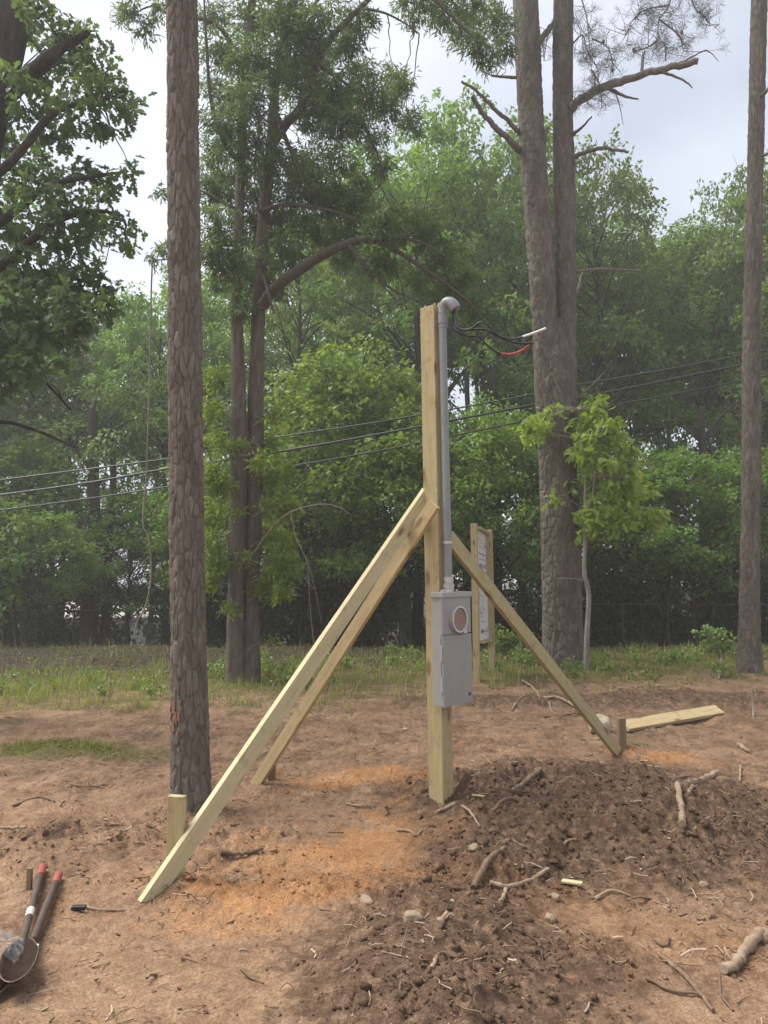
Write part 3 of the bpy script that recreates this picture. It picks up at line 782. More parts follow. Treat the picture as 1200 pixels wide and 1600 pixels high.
# crown clumps: px, py, radius px, depth offset
oc = [(335, 25, 30), (345, 80, 38), (340, 140, 34), (352, 200, 40), (335, 240, 30), (330, 300, 36), (352, 280, 40), (340, 350, 34), (335, 395, 30), (360, 410, 36),
      (400, 30, 45), (400, 100, 48), (395, 165, 45), (400, 240, 44), (392, 300, 46), (400, 360, 48), (395, 430, 40), (440, 20, 40), (470, 60, 45), (450, 110, 42), (478, 125, 40), (500, 30, 35),
      (505, 95, 36), (520, 140, 36), (500, 175, 40), (540, 60, 34), (560, 30, 30), (540, 165, 34), (565, 110, 30), (575, 150, 34), (610, 130, 34), (628, 130, 22), (600, 165, 30), (530, 200, 30), (470, 175, 30),
      (585, 225, 26), (596, 262, 22), (560, 190, 26), (450, 260, 42), (490, 255, 40), (530, 250, 32), (560, 285, 26), (480, 300, 46), (520, 310, 42), (450, 335, 45), (555, 330, 36), (500, 360, 42), (540, 385, 36),
      (450, 395, 40), (600, 350, 36), (640, 190, 26), (650, 360, 36), (690, 400, 36), (720, 440, 36), (650, 430, 32), (600, 410, 30), (740, 480, 28), (690, 455, 28),
      (650, 10, 34), (690, 15, 36), (720, 45, 34), (752, 70, 30), (775, 30, 36), (735, 10, 30), (790, 70, 24), (765, 100, 16), (205, 15, 20), (225, 45, 16), (190, 28, 12), (250, 15, 16),
      (252, 300, 12), (250, 395, 14), (240, 405, 10), (258, 380, 9), (420, 455, 26), (380, 480, 26), (340, 440, 26)]
rg = np.random.RandomState(61); cs, rr = [], []
for a, c_, d in oc:
    q_ = P(a, c_, YO + rg.uniform(-.9, 1.4)); cs.append(q_); rr.append(d / F * YO * .98)
    near = skel[np.argmin(((skel - q_) ** 2).sum(1))]
    limb(mb, near, q_, .010, .003, rg, .03, 4, 8)
mb.build('limbs', M['oakbark'], oak)['kind'] = 'stuff'
C, D, N, Ln, W, T = sprays(rg, np.array(cs), rr, 660, 13, .19, .125, .022, .95, .35, .5, .5)
link('crown', leaf_mesh('crown', C, D, N, Ln, W, T, org=ORG[oak]), M['oakleaf'], oak)
# yellow-green sprouts low on the trunks
sp_ = [(330, 640, 22), (335, 690, 24), (330, 740, 26), (335, 800, 26), (332, 850, 24), (328, 905, 18), (345, 880, 18), (355, 950, 12), (425, 690, 20), (432, 740, 24), (440, 790, 26), (425, 840, 28), (445, 850, 20), (435, 890, 24),
       (415, 920, 22), (440, 925, 16), (450, 880, 14), (405, 720, 14), (400, 850, 12), (345, 760, 20), (340, 590, 22), (430, 650, 16), (350, 700, 16), (425, 1000, 8), (375, 610, 9), (380, 690, 11), (368, 800, 9), (385, 870, 10), (455, 790, 12), (445, 730, 12)]
cs = [P(a, c_, YO + rg.uniform(-.55, .25)) for a, c_, d in sp_]; rr = [d / F * YO * 1.05 for a, c_, d in sp_]
mb = MB()
for q_ in cs:
    near = np.array([float(np.interp(q_[2] - .15, (lt_ if q_[0] < P(383, 800, YO)[0] else rt_)[0], (lt_ if q_[0] < P(383, 800, YO)[0] else rt_)[1])), YO - .08, q_[2] - .15])
    limb(mb, near, q_, .007, .003, rg, .1, 4, 5)
mb.build('sprout_twigs', M['palebark'], oak)['kind'] = 'stuff'
C, D, N, Ln, W, T = sprays(rg, np.array(cs), rr, 900, 10, .16, .10, .024, 1.0, .2, .5, .6)
link('sprouts', leaf_mesh('sprouts', C, D, N, Ln, W, T, org=ORG[oak]), M['sprout'], oak)
dead(oak, [([(398, 862, YO - .1), (425, 825, YO - .4), (455, 800, YO - .6), (500, 788, YO - .7), (530, 793, YO - .7), (546, 803, YO - .7)], .016, .006)], 'bare_branch', 'palebark')
dead(oak, [([(455, 800, YO - .6), (462, 840, YO - .6), (480, 880, YO - .6), (484, 940, YO - .6), (490, 1005, YO - .6)], .006, .004), ([(478, 870, YO - .6), (490, 910, YO - .6), (503, 975, YO - .6)], .005, .003), ([(475, 900, YO - .6), (485, 915, YO - .6), (493, 922, YO - .6)], .004, .002)], 'hanging_twig', 'palebark')

# hanging vine left
mb = MB()
mb.tube(curve([P(*q_) for q_ in [(238, 405, 10.6), (236, 470, 10.9), (233, 600, 11), (229, 740, 11), (223, 815, 11), (233, 845, 11), (236, 900, 11), (228, 945, 11), (213, 975, 11), (213, 1000, 11), (228, 1025, 11), (240, 1052, 11)]], 6), .011, 6, wob=.1)
tag(mb.build('vine', M['palebark']), 'bare pale vine hanging in a crooked line left of the near pine', 'vine')

# ------------------------------------------------------------------ big-leaved oak at the left edge
YE = 8.0
eo = empty('oak_tree', (-4.9, YE, hz(-4.9, YE)))
tag(eo, 'dark lobed-leaf oak reaching in from the left edge, its trunk leaning over', 'tree')
zs_ = np.array([-.3, 1.6, 3.2, 4.6, 5.6, 7.0, 8.6, 11.0])
tp = [(-4.9), (-4.78), (-4.55), P(-40, 230, YE)[0], P(-12, 120, YE)[0], P(18, 0, YE)[0], P(45, -120, YE)[0], P(60, -260, YE)[0]]
zz_ = [-.3, 1.6, 3.2, P(0, 230, YE)[2], P(0, 120, YE)[2], P(0, 0, YE)[2], P(0, -120, YE)[2], P(0, -260, YE)[2]]
ex = (np.array(zz_), np.array(tp), np.full(8, YE), np.array([.34, .30, .28, .26, .25, .23, .19, .10]))
V, qd, tt = bark_trunk(*ex, 64, 0, .04, .18, .012, 71, 0, 0, np.linspace(-.3, zz_[-1], 330))
link('trunk', np_mesh('trunk', V, quads=qd, smooth=True, fattr={'tint': tt}, org=ORG[eo]), M['darkbark'], eo)
rg = np.random.RandomState(72); mb = MB(); skel = []
for pts, r0, r1 in [([(5, 150, YE), (45, 118, YE - .3), (75, 92, YE - .5), (100, 72, YE - .5), (140, 50, YE - .5)], .11, .03), ([(-40, 300, YE), (20, 250, YE - .4), (80, 180, YE - .6), (130, 160, YE - .6), (180, 150, YE - .6)], .06, .01),
                    ([(-60, 390, YE), (10, 340, YE - .2), (80, 290, YE - .4), (150, 275, YE - .5), (200, 268, YE - .5)], .06, .008), ([(-70, 480, YE), (20, 400, YE - .2), (90, 345, YE - .4), (160, 330, YE - .4), (195, 345, YE - .4)], .06, .008),
                    ([(-90, 470, YE), (0, 455, YE + .2), (70, 440, YE + .2), (150, 460, YE + .2)], .05, .01), ([(-90, 560, YE), (0, 500, YE + .4), (90, 498, YE + .5), (150, 490, YE + .5)], .04, .01),
                    ([(-90, 620, YE), (0, 580, YE + .4), (60, 590, YE + .5), (110, 640, YE + .5)], .04, .01), ([(-90, 700, YE), (-10, 660, YE + .4), (50, 670, YE + .5), (120, 700, YE + .5)], .04, .01)]:
    p = curve([P(*q_) for q_ in pts], 7); skel.append(p); mb.tube(p, np.linspace(r0, r1, len(p)), 8, cap=False, wob=.06)
skel = np.concatenate(skel)
ec = [(60, 15, 30), (90, 40, 26), (70, 70, 34), (105, 60, 30), (130, 70, 28), (148, 50, 14), (120, 100, 34), (75, 120, 36), (35, 140, 32), (150, 110, 26), (130, 140, 34), (165, 145, 32), (195, 140, 18), (205, 165, 12), (185, 175, 22), (150, 185, 28), (175, 205, 18),
      (110, 180, 30), (50, 190, 36), (85, 215, 24), (100, 210, 18), (20, 230, 34), (60, 245, 26), (35, 280, 36), (85, 275, 30), (120, 270, 24), (150, 280, 24), (178, 290, 18), (195, 268, 12), (205, 265, 7), (165, 305, 18), (10, 310, 36), (60, 320, 34),
      (100, 330, 34), (130, 340, 32), (160, 345, 28), (190, 340, 18), (200, 360, 10), (185, 370, 16), (20, 360, 40), (60, 375, 40), (110, 380, 34), (145, 375, 24), (195, 385, 6), (20, 420, 44), (70, 425, 44), (120, 430, 38), (155, 445, 28), (175, 470, 16),
      (10, 475, 44), (60, 475, 42), (110, 475, 40), (150, 480, 26), (20, 530, 44), (70, 520, 36), (120, 515, 28), (10, 585, 44), (55, 570, 34), (90, 560, 26), (20, 20, 30), (-40, 420, 60), (-50, 540, 60), (-50, 300, 50)]
cs, rr = [], []
for a, c_, d in ec:
    q_ = P(a, c_, YE + rg.uniform(-.9, .9)); cs.append(q_); rr.append(d / F * YE * 1.0)
    near = skel[np.argmin(((skel - q_) ** 2).sum(1))]; limb(mb, near, q_, .012, .004, rg, .06, 4, 5)
mb.build('limbs', M['darkbark'], eo)['kind'] = 'stuff'
C, D, N, Ln, W, T = sprays(rg, np.array(cs), rr, 320, 8, .19, .105, .075, .85, .25, .75, .5)
link('crown', leaf_mesh('crown', C, D, N, Ln, W, T, True, org=ORG[eo]), M['edgeleaf'], eo)

# ------------------------------------------------------------------ sapling in front of the double pine
b = G(916, 1050); YS = float(b[1]) - .15
sap = empty('sapling', (b[0], YS, hz(b[0], YS)))
tag(sap, 'slim pale-stemmed sapling with bright yellow-green leaves against the double pine', 'sapling')
rg = np.random.RandomState(81); mb = MB()
mb.tube(curve([P(916, 1062, YS), P(917, 1000, YS), P(920, 930, YS), P(913, 895, YS), P(914, 850, YS), P(914, 800, YS), P(914, 740, YS), P(908, 690, YS), P(904, 640, YS)], 6), np.linspace(.048, .010, 49), 9, wob=.06)
st2 = [P(914, 800, YS), P(925, 780, YS - .05), P(928, 745, YS - .05), P(924, 712, YS - .05), P(930, 685, YS - .05), P(945, 650, YS - .05)]
mb.tube(curve(st2, 6), np.linspace(.028, .008, 31), 8, wob=.06)
sk = np.array([P(914, 800, YS), P(914, 740, YS), P(908, 690, YS), P(904, 640, YS), P(925, 780, YS), P(928, 745, YS), P(930, 685, YS), P(914, 850, YS), P(920, 800, YS)])
sc_l = [(915, 640, 14), (935, 640, 16), (910, 660, 12), (925, 690, 14), (950, 680, 18), (965, 672, 14), (900, 700, 10), (940, 710, 18), (965, 705, 18), (980, 705, 10), (955, 730, 16), (915, 720, 12), (975, 735, 14), (990, 745, 9), (925, 755, 12), (950, 765, 16),
        (935, 800, 16), (955, 795, 18), (975, 790, 16), (995, 795, 14), (1012, 808, 10), (1022, 815, 8), (940, 815, 14), (915, 815, 12), (920, 828, 8), (960, 812, 12), (990, 808, 10), (830, 662, 14), (842, 650, 10), (826, 678, 8), (895, 770, 10), (985, 770, 10)]
cs, rr = [], []
for a, c_, d in [(a + rg.normal() * k * 9, c_ + rg.normal() * k * 8, d * .74) for a, c_, d in sc_l for k in (0, 1, 1)]:
    q_ = P(a, c_, YS + rg.uniform(-.45, .45)); cs.append(q_); rr.append(d / F * YS * 1.1)
    limb(mb, sk[np.argmin(((sk - q_) ** 2).sum(1))], q_, .010, .003, rg, .1, 5, 6)
mb.tube([P(912, 906, YS), P(890, 904, YS - .2), P(868, 903, YS - .3)], [.011, .008, .005], 5)
mb.build('stem', M['palebark'], sap)
C, D, N, Ln, W, T = sprays(rg, np.array(cs), rr, 150, 8, .28, .15, .10, .7, .35, .9, .6)
link('leaves', leaf_mesh('leaves', C, D, N, Ln, W, T, True, org=ORG[sap]), M['sapleaf'], sap)

# ------------------------------------------------------------------ background woods
PR = [proto_tree(101, 15, 3.9, 4.2, 78, .90, 27, 12, .17, .10, M['deep'], M['darkbark'], .19),
      proto_tree(102, 15, 3.6, 6.3, 60, .9, 27, 12, .17, .10, M['mid'], M['darkbark'], .17, .4),
      proto_tree(103, 15, 4.4, 3.4, 80, .92, 27, 12, .17, .10, M['mid'], M['darkbark'], .20, .6),
      proto_tree(104, 15, 3.5, 5.4, 66, .82, 28, 12, .16, .09, M['deep'], M['oakbark'], .16, .5),
      proto_tree(107, 15, 3.7, 9.2, 52, .9, 27, 12, .17, .10, M['mid'], M['darkbark'], .17, .4),
      proto_tree(105, 6.5, 2.3, 1.9, 58, .68, 44, 12, .14, .085, M['lush'], M['darkbark'], .07, .6),
      proto_tree(106, 6.5, 2.0, 2.3, 50, .62, 44, 12, .14, .085, M['mid'], M['darkbark'], .06, .5)]
PH = [15, 15, 15, 15, 15, 6.5, 6.5]
used = set()
def place_tree(k, px, Yd, top, label, group='hardwoods of the wood edge', wide=1.0, rot=None):
    xx = (px - 600) / F * Yd * 1.0; zb = hz(xx, Yd)
    s = (P(px, top, Yd)[2] - zb) / (PH[k] * 1.03)
    o = PR[k] if k not in used else copy_tree(PR[k]); used.add(k)
    o.location = (xx, Yd, zb); o.rotation_euler = (0, 0, px * .37 + Yd if rot is None else rot)
    o.scale = (s * wide, s * wide, s); tag(o, label, 'tree', group); return o
ROW1 = [(0, 20, 23, 430, 'tall dark hardwood at the far left behind the edge oak', 1.0), (4, 96, 24, 455, 'hardwood with a bare dark lower trunk left of the bright sky gap', .9),
        (4, 163, 25, 500, 'hardwood with a straight grey trunk standing inside the bright sky gap', .9), (4, 262, 22, 462, 'hardwood just left of the near pine, topping out below the pale sky', .9),
        (2, 330, 24, 420, 'broad hardwood seen through the gap between near pine and narrow-leaved oak', .9), (2, 470, 22, 330, 'hardwood directly behind the narrow-leaved oak limb', .9),
        (1, 570, 24, 330, 'light green hardwood rising just left of the post top', .8), (2, 655, 22, 205, 'tallest rounded hardwood crown, straight above the post top', .9),
        (4, 745, 23, 185, 'pointed tall hardwood crown left of the double pine', .85), (4, 812, 24, 235, 'hardwood crown cut by the left stem of the double pine', .8),
        (0, 930, 24, 250, 'hardwood with stepped crown just right of the double pine', .8), (4, 990, 27, 335, 'lower rounded hardwood where the skyline drops right of the double pine', .9),
        (4, 1060, 28, 380, 'dark hardwood below the pair of thin high wires', .9), (2, 1130, 26, 350, 'hardwood filling the view just left of the right pine', .8),
        (0, 1185, 25, 262, 'tall hardwood crown right behind the slender right pine', .65), (1, 1290, 24, 250, 'hardwood at the far right margin beyond the right pine', .9), (0, -90, 22, 350, 'hardwood beyond the left margin of the view', 1.0)]
for k, px, Yd, top, lab, wd in ROW1: place_tree(k, px, Yd, top, lab, wide=wd)
for i, (px, Yd, top) in enumerate([(-60, 31, 430), (60, 33, 500), (235, 36, 560), (300, 32, 470), (400, 33, 440), (520, 32, 360), (640, 33, 300), (770, 32, 290), (880, 31, 330), (955, 33, 380),
                                   (1030, 35, 420), (1100, 34, 410), (1180, 33, 350), (1270, 33, 330), (-140, 30, 380), (1360, 32, 330)]):
    place_tree(4 if 0 < px < 350 or 620 < px < 860 or 940 < px < 1120 else (3, 0, 1, 2)[i % 4], px, Yd, top, 'green hardwood of the second row, mostly hidden by the trees at the wood edge', 'second row of hardwoods', .95)
for i, px in enumerate(range(-300, 1560, 95)):
    Yd = 52 + (i * 37) % 14; place_tree((0, 2, 3)[i % 3], px, Yd, 745 + (i * 53) % 50, 'far hardwood low in the haze behind the second row', 'far hazy hardwoods', 1.3)
LOW = [(5, 545, 18.5, 560, 'bright leafy young tree under the wires left of the post', 1.1), (5, 625, 17.5, 650, 'lush young tree directly behind the long braces', 1.1), (5, 760, 17.5, 640, 'lush green young tree behind the board sign', 1.0), (6, 815, 18, 690, 'green young tree beside the double pine trunk', 1.0),
       (6, 1000, 19, 720, 'dark young tree behind the bright sapling', 1.1), (6, 1085, 18.5, 700, 'young tree with horizontal layers left of the right pine', 1.2), (5, 470, 19, 690, 'leafy young tree behind the pale hanging twig', 1.1), (6, 60, 18, 800, 'dark low tree at the left below the wires', 1.3),
       (6, 172, 21.5, 800, 'dark leafy low tree hiding the pale house at left', 1.0), (5, 205, 20, 765, 'sunlit low tree under the bright gap left of the near pine', 1.1), (6, 310, 18.5, 720, 'shaded young tree between near pine and narrow-leaved oak', 1.0), (6, 1220, 19, 700, 'young tree at the right margin', 1.2), (6, 690, 19.5, 760, 'dark young tree hidden behind the post and conduit', 1.2), (5, 0, 21, 690, 'green young tree at the left margin', 1.3),
       (6, 890, 20, 740, 'young tree hidden behind the double pine', 1.1), (6, 570, 20.5, 800, 'dark small tree low between the braces and the narrow-leaved oak', 1.4), (6, 1150, 21, 800, 'dark small tree behind the right pine foot', 1.3)]
for k, px, Yd, top, lab, wd in LOW: place_tree(k, px, Yd, top, lab, 'young trees of the undergrowth', wd)
# bare dark trunks seen through the leaves
tr_l = [(720, 1010, 535, 21, .10, 'thin dark trunk right of the conduit, left of a pair'), (776, 1010, 540, 20.5, .13, 'dark trunk in the bright speckled gap left of the double pine'), (745, 1010, 560, 24, .09, 'thin dark trunk between two others beside the conduit'),
        (1042, 1005, 830, 19, .09, 'short dark trunk crossing the pale roof behind the right side'), (1102, 1005, 640, 21, .15, 'dark trunk left of the right pine'), (140, 1035, 640, 19.5, .20, 'thick dark trunk at left with a broad foot'), (165, 1030, 700, 20, .11, 'straight dark trunk next to the thick dark one at left'),
        (92, 1040, 725, 22, .08, 'thin pole-like dark trunk at the left under the wires'), (985, 1005, 690, 22, .12, 'dark trunk behind the right side of the sapling'), (508, 1000, 690, 21, .09, 'grey trunk left of the braces under the wires'), (28, 1035, 850, 18, .05, 'thin trunk left of the leafy dark low tree'), (57, 1035, 880, 17.6, .06, 'short thin trunk at the far left above the grass')]
for px, pb, pt, Yd, r_, lab in tr_l:
    rg = np.random.RandomState(px); xx = (px - 600) / F * Yd; zb = hz(xx, Yd)
    t_ = empty('tree', (xx, Yd, zb)); tag(t_, lab, 'tree', 'bare dark trunks'); mb = MB()
    top = P(px, pt, Yd)[2]; k = 9; zs = np.linspace(zb - .3, top, k)
    p = np.stack([xx + np.cumsum(rg.normal(size=k)) * .05, Yd + np.cumsum(rg.normal(size=k)) * .04, zs], 1)
    mb.tube(p, r_ * np.linspace(1.25, .6, k), 9, wob=.05); mb.build('trunk', M['darkbark'], t_)
    mb = MB()
    tips = []
    for j in range(7):
        an = rg.uniform(0, 6.28); q0 = p[rg.randint(4, k)]; q1 = q0 + np.array([math.cos(an) * rg.uniform(.8, 2), math.sin(an) * rg.uniform(.5, 1.2), rg.uniform(.3, 1.4)])
        limb(mb, q0, q1, r_ * .35, .01, rg, .08, 5, 6); tips.append(q1)
    mb.build('limbs', M['darkbark'], t_)['kind'] = 'stuff'
    C, D, N, Ln, W, T = sprays(rg, np.array(tips), [.7] * 7, 40, 10, .4, .16, .09)
    link('leaves', leaf_mesh('leaves', C, D, N, Ln, W, T, org=ORG[t_]), M['deep'], t_)

# dense undergrowth at the wood edge: nobody could count it
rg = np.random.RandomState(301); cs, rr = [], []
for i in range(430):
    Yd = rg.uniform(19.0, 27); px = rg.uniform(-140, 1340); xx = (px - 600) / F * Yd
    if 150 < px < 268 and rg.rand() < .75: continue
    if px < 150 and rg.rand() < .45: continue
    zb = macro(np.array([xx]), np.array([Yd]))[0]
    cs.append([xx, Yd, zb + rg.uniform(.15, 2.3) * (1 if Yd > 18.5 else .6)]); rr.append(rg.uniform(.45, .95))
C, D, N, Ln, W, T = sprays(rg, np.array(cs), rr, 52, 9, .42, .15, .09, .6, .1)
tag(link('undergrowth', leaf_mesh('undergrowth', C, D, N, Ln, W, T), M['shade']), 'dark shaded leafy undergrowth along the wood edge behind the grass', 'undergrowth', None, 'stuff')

# ------------------------------------------------------------------ houses down the slope, seen through the trees
def house(px0, px1, Yd, roof_top, eave, base, lab, wins, brick_from=None):
    x0, x1 = (px0 - 600) / F * Yd, (px1 - 600) / F * Yd; cx = (x0 + x1) / 2; zb = hz(cx, Yd) - .1
    zt, ze = P(px0, roof_top, Yd + 3)[2], P(px0, eave, Yd)[2]
    h = empty('house', (cx, Yd, zb)); tag(h, lab, 'house', 'houses beyond the wood')
    X_, Y_, Z_ = np.array([1., 0, 0]), np.array([0, 1., 0]), np.array([0, 0, 1.])
    MB().box([cx, Yd + 3.2, (zb + ze) / 2], [X_, Y_, Z_], [(x1 - x0) / 2, 2.9, (ze - zb) / 2]).build('wall', M['siding'], h)
    ov = .4; A = [[x0 - ov, Yd, ze - .08], [x1 + ov, Yd, ze - .08], [x1 + ov, Yd + 3.2, zt], [x0 - ov, Yd + 3.2, zt], [x0 - ov, Yd + 6.4, ze - .08], [x1 + ov, Yd + 6.4, ze - .08]]
    B = [[a, b_, c_ + .12] for a, b_, c_ in A]
    MB().add(A + B, [(0, 1, 2, 3), (3, 2, 5, 4), (6, 9, 8, 7), (9, 10, 11, 8), (0, 6, 7, 1), (4, 5, 11, 10), (0, 3, 9, 6), (3, 4, 10, 9), (1, 7, 8, 2), (2, 8, 11, 5)]).build('roof', M['roof'], h)
    yw = Yd + .3
    for (a, b_, c_, d_) in wins:
        xa, xb = (a - 600) / F * Yd, (b_ - 600) / F * Yd; za, zb2 = P(a, d_, Yd)[2], P(a, c_, Yd)[2]
        fr = MB().box([(xa + xb) / 2, yw - .03, (za + zb2) / 2], [X_, Y_, Z_], [(xb - xa) / 2 + .1, .05, (zb2 - za) / 2 + .1]).build('window', M['siding'], h)
        MB().box([(xa + xb) / 2, yw - .07, (za + zb2) / 2], [X_, Y_, Z_], [(xb - xa) / 2, .03, (zb2 - za) / 2]).build('pane', M['glass'], fr)
    if brick_from:
        xa, xb = (brick_from[0] - 600) / F * Yd, (brick_from[1] - 600) / F * Yd
        MB().box([(xa + xb) / 2, yw - .02, zb + .55], [X_, Y_, Z_], [(xb - xa) / 2, .06, .65]).build('brick_base', M['brick'], h)
house(100, 290, 36, 930, 966, 1010, 'pale roofed house with white window frames low behind the trees at left', [(178, 186, 976, 996), (190, 200, 974, 996), (225, 245, 976, 996), (130, 142, 976, 992)], (80, 176))
house(890, 1215, 38, 886, 918, 980, 'long pale roofed house half hidden behind the trees at right', [(930, 950, 930, 950), (1010, 1030, 930, 950), (1120, 1140, 930, 950)])

# chain-link fence along the wood edge
def fence(pxs, Yd, top_off, lab):
    xs_ = [(p_ - 600) / F * Yd for p_ in pxs]; f = empty('chain_link_fence', (xs_[0], Yd, hz(xs_[0], Yd))); tag(f, lab, 'fence', 'fences at the wood edge')
    tops = []
    for x_ in xs_:
        zb = hz(x_, Yd); MB().tube([[x_, Yd, zb - .3], [x_, Yd, zb + 1.15]], .028, 7).build('post', M['fence'], f); tops.append([x_, Yd - .0, zb + 1.12])
    MB().tube(tops, .02, 6).build('top_rail', M['fence'], f)
    mb = MB()
    for (xa, _, za), (xb, _, zb) in zip(tops[:-1], tops[1:]):
        n = int((xb - xa) / .16)
        for i in range(-7, n):
            for sgn in (1, -1):
                u0, u1 = max(0, i * .16), min(xb - xa, i * .16 + 1.08); k0 = (u0 - i * .16) / 1.08; k1 = (u1 - i * .16) / 1.08
                if u1 <= u0: continue
                zf = lambda u, k_: za + (zb - za) * u / (xb - xa) - 1.08 * (k_ if sgn > 0 else 1 - k_)
                mb.tube([[xa + u0, Yd + .01 * sgn, zf(u0, k0)], [xa + u1, Yd + .01 * sgn, zf(u1, k1)]], .0028, 3, cap=False)
    w_ = mb.build('wire_mesh', M['chain'], f); w_['kind'] = 'stuff'
fence(range(900, 1330, 70), 18.6, 0, 'thin grey chain link fence in the shade behind the right grass')
fence(range(-120, 300, 80), 19.4, 0, 'thin chain link fence in front of the house at left')

# ------------------------------------------------------------------ overhead wires and their poles
def wire(pts, r_, lab, grp):
    p = curve(pts, 14); tag(MB().tube(p, r_, 5, cap=True).build('overhead_wire', M['wire']), lab, 'wire', grp)
wl_ = [([(65, 742), (265, 716), (410, 687), (600, 658), (835, 616), (900, 602), (1160, 555)], .017, 'uppermost of the three sagging wires crossing behind the post'),
       ([(65, 765), (265, 732), (440, 705), (600, 677), (838, 632), (900, 623), (1160, 570)], .024, 'middle and thickest of the three wires crossing behind the post'),
       ([(65, 789), (265, 760), (440, 731), (600, 703), (800, 662), (950, 635), (1160, 595)], .017, 'lowest of the three wires crossing behind the post')]
YW = lambda px: 15.6 - px / 1200 * 1.6
PLX, PRX = (P(-420, 700, YW(-420))), P(1700, 470, YW(1700))
for pts, r_, lab in wl_:
    q3 = [P(a, c_, YW(a)) for a, c_ in pts]
    s0 = P(-420, pts[0][1] + 485 * .125, YW(-420)); s1 = P(1700, pts[-1][1] - 540 * .21, YW(1700))
    wire([s0] + q3 + [s1], r_, lab, 'three overhead wires')
for dpy, lab in ((0, 'upper of two thin high wires crossing the sky gap at right'), (17, 'lower of two thin high wires crossing the sky gap at right')):
    wire([P(500, 460 + dpy, 44), P(860, 404 + dpy, 42), P(1040, 370 + dpy, 41), P(1112, 352 + dpy, 40.5), P(1700, 240 + dpy, 38)], .022, lab, 'thin high wires')
for nm, pt, lab in (('l', P(-420, 760, YW(-420)), 'wooden utility pole beyond the left margin carrying three wires'), ('r', P(1700, 400, YW(1700)), 'wooden utility pole beyond the right margin carrying three wires'),
                    ('r2', P(1700, 240, 38), 'wooden utility pole far beyond the right margin carrying two wires'), ('l2', P(500, 460, 44), 'wooden utility pole hidden in the far trees carrying two wires')):
    zb = hz(pt[0], pt[1]); po = empty('utility_pole', (pt[0], pt[1] + .15, zb)); tag(po, lab, 'utility pole', 'utility poles')
    zt = pt[2] + 1.2
    MB().tube([[pt[0], pt[1] + .16, zb - .5], [pt[0], pt[1] + .16, zt]], [.15, .11], 10).build('pole', M['darkbark'], po)

# ------------------------------------------------------------------ timber
def board(name, p0, p1, wdir, w, t, mat, parent=None, cut0=0.0, cut1=0.0, bev=.003):
    p0 = Vector(p0); p1 = Vector(p1); zax = (p1 - p0).normalized(); L_ = (p1 - p0).length
    wd = Vector(wdir); xax = (wd - zax * wd.dot(zax)).normalized(); yax = zax.cross(xax)
    bm = bmesh.new(); bmesh.ops.create_cube(bm, size=1)
    nseg = max(1, int(L_ / .4))
    for v in bm.verts:
        k = cut0 if v.co.z < 0 else cut1
        v.co = Vector((v.co.x * w, v.co.y * t, (v.co.z + .5) * L_ + k * v.co.x * w))
    bmesh.ops.bevel(bm, geom=list(bm.edges), offset=bev, segments=2, profile=.6, affect='EDGES')
    me = bpy.data.meshes.new(name); bm.to_mesh(me); bm.free()
    o = link(name, me, mat, None)
    m = Matrix((xax, yax, zax)).transposed().to_4x4(); m.translation = p0
    if parent is not None:
        o.parent = parent; m.translation = p0 - Vector(ORG[parent])
    o.matrix_basis = m
    return o
PY = 5.0
a50 = R(50)
nr = np.array([math.sin(a50), -math.cos(a50), 0]); nl = np.array([-math.cos(a50), -math.sin(a50), 0])
UP = np.array([0, 0, 1.0])
b0 = G(692, 1268); PY = float(b0[1]) + .02
near0, near1 = P(693, 1268, PY), P(677.5, 476, PY)
WP = .116
c0, c1 = near0 - (nr + nl) * WP / 2, near1 - (nr + nl) * WP / 2
ax = unit(c1 - c0)
post = empty('wooden_post', tuple(c0)); tag(post, 'square treated timber post standing upright in the dirt with the meter box', 'post')
pm = board('timber', c0 - ax * .35, c1, nl, WP, WP, M['post'], post, .0, .04, .004)
mb = MB(); rg = np.random.RandomState(5)
for i in range(9):   # ragged splinters left on the saw cut at the top
    q0 = c1 + nr * rg.uniform(-.05, .05) + nl * rg.uniform(-.05, .05); h_ = rg.uniform(.012, .045)
    mb.box(q0 + UP * h_ * .4, [nr, nl, unit(UP + rg.normal(size=3) * .25)], [.004, .006, h_ * .5])
mb.build('splinters', M['brace'], post)['kind'] = 'stuff'
def onface(s, dn, tt):   # point on the post: tt along its height (0..1), s along -nl from the near edge, dn out of the right face
    return near0 + (near1 - near0) * tt - nl * s + nr * dn
tpy = lambda py: (1268 - py) / (1268 - 476.0)

# meter box
dep, BW = .092, .325
tb, tt_ = tpy(1106), tpy(938)
def bx(s0, s1, d0, d1, t0, t1):
    """box in the frame of the right face"""
    A = onface((s0 + s1) / 2, (d0 + d1) / 2, (t0 + t1) / 2); hgt = np.linalg.norm(near1 - near0) * (t1 - t0) / 2
    return A, [nl, nr, ax], [(s1 - s0) / 2, (d1 - d0) / 2, hgt]
base_c = onface(.0625, .004, tb)
box_ = empty('meter_box', tuple(base_c)); tag(box_, 'grey steel electric meter box screwed to the timber post', 'meter box')
s0, s1 = -.100, -.100 + BW
A = bx(s0 + .008, s1 - .008, .002, dep - .012, tb, tt_); MB().box(*A).build('cabinet', M['steel'], box_, .003)
tsp = tpy(1000)
A = bx(s0, s1, dep - .012, dep + .004, tb - .002, tsp - .0012); dr = MB().box(*A).build('door', M['steel_lid'], box_, .004)
A = bx(s0, s1, dep - .012, dep + .002, tsp + .0012, tt_ - .006); up_ = MB().box(*A).build('upper_cover', M['steel_lid'], box_, .004)
A = bx(s0 - .004, s1 + .004, .0, dep + .010, tt_ - .006, tt_ + .004); MB().box(*A).build('rain_cap', M['steel'], box_, .003)
A = bx(s0 - .002, s0 + .0, dep - .030, dep - .016, tb + .02, tsp); MB().box(*A).build('side_seam', M['ink2'], box_)
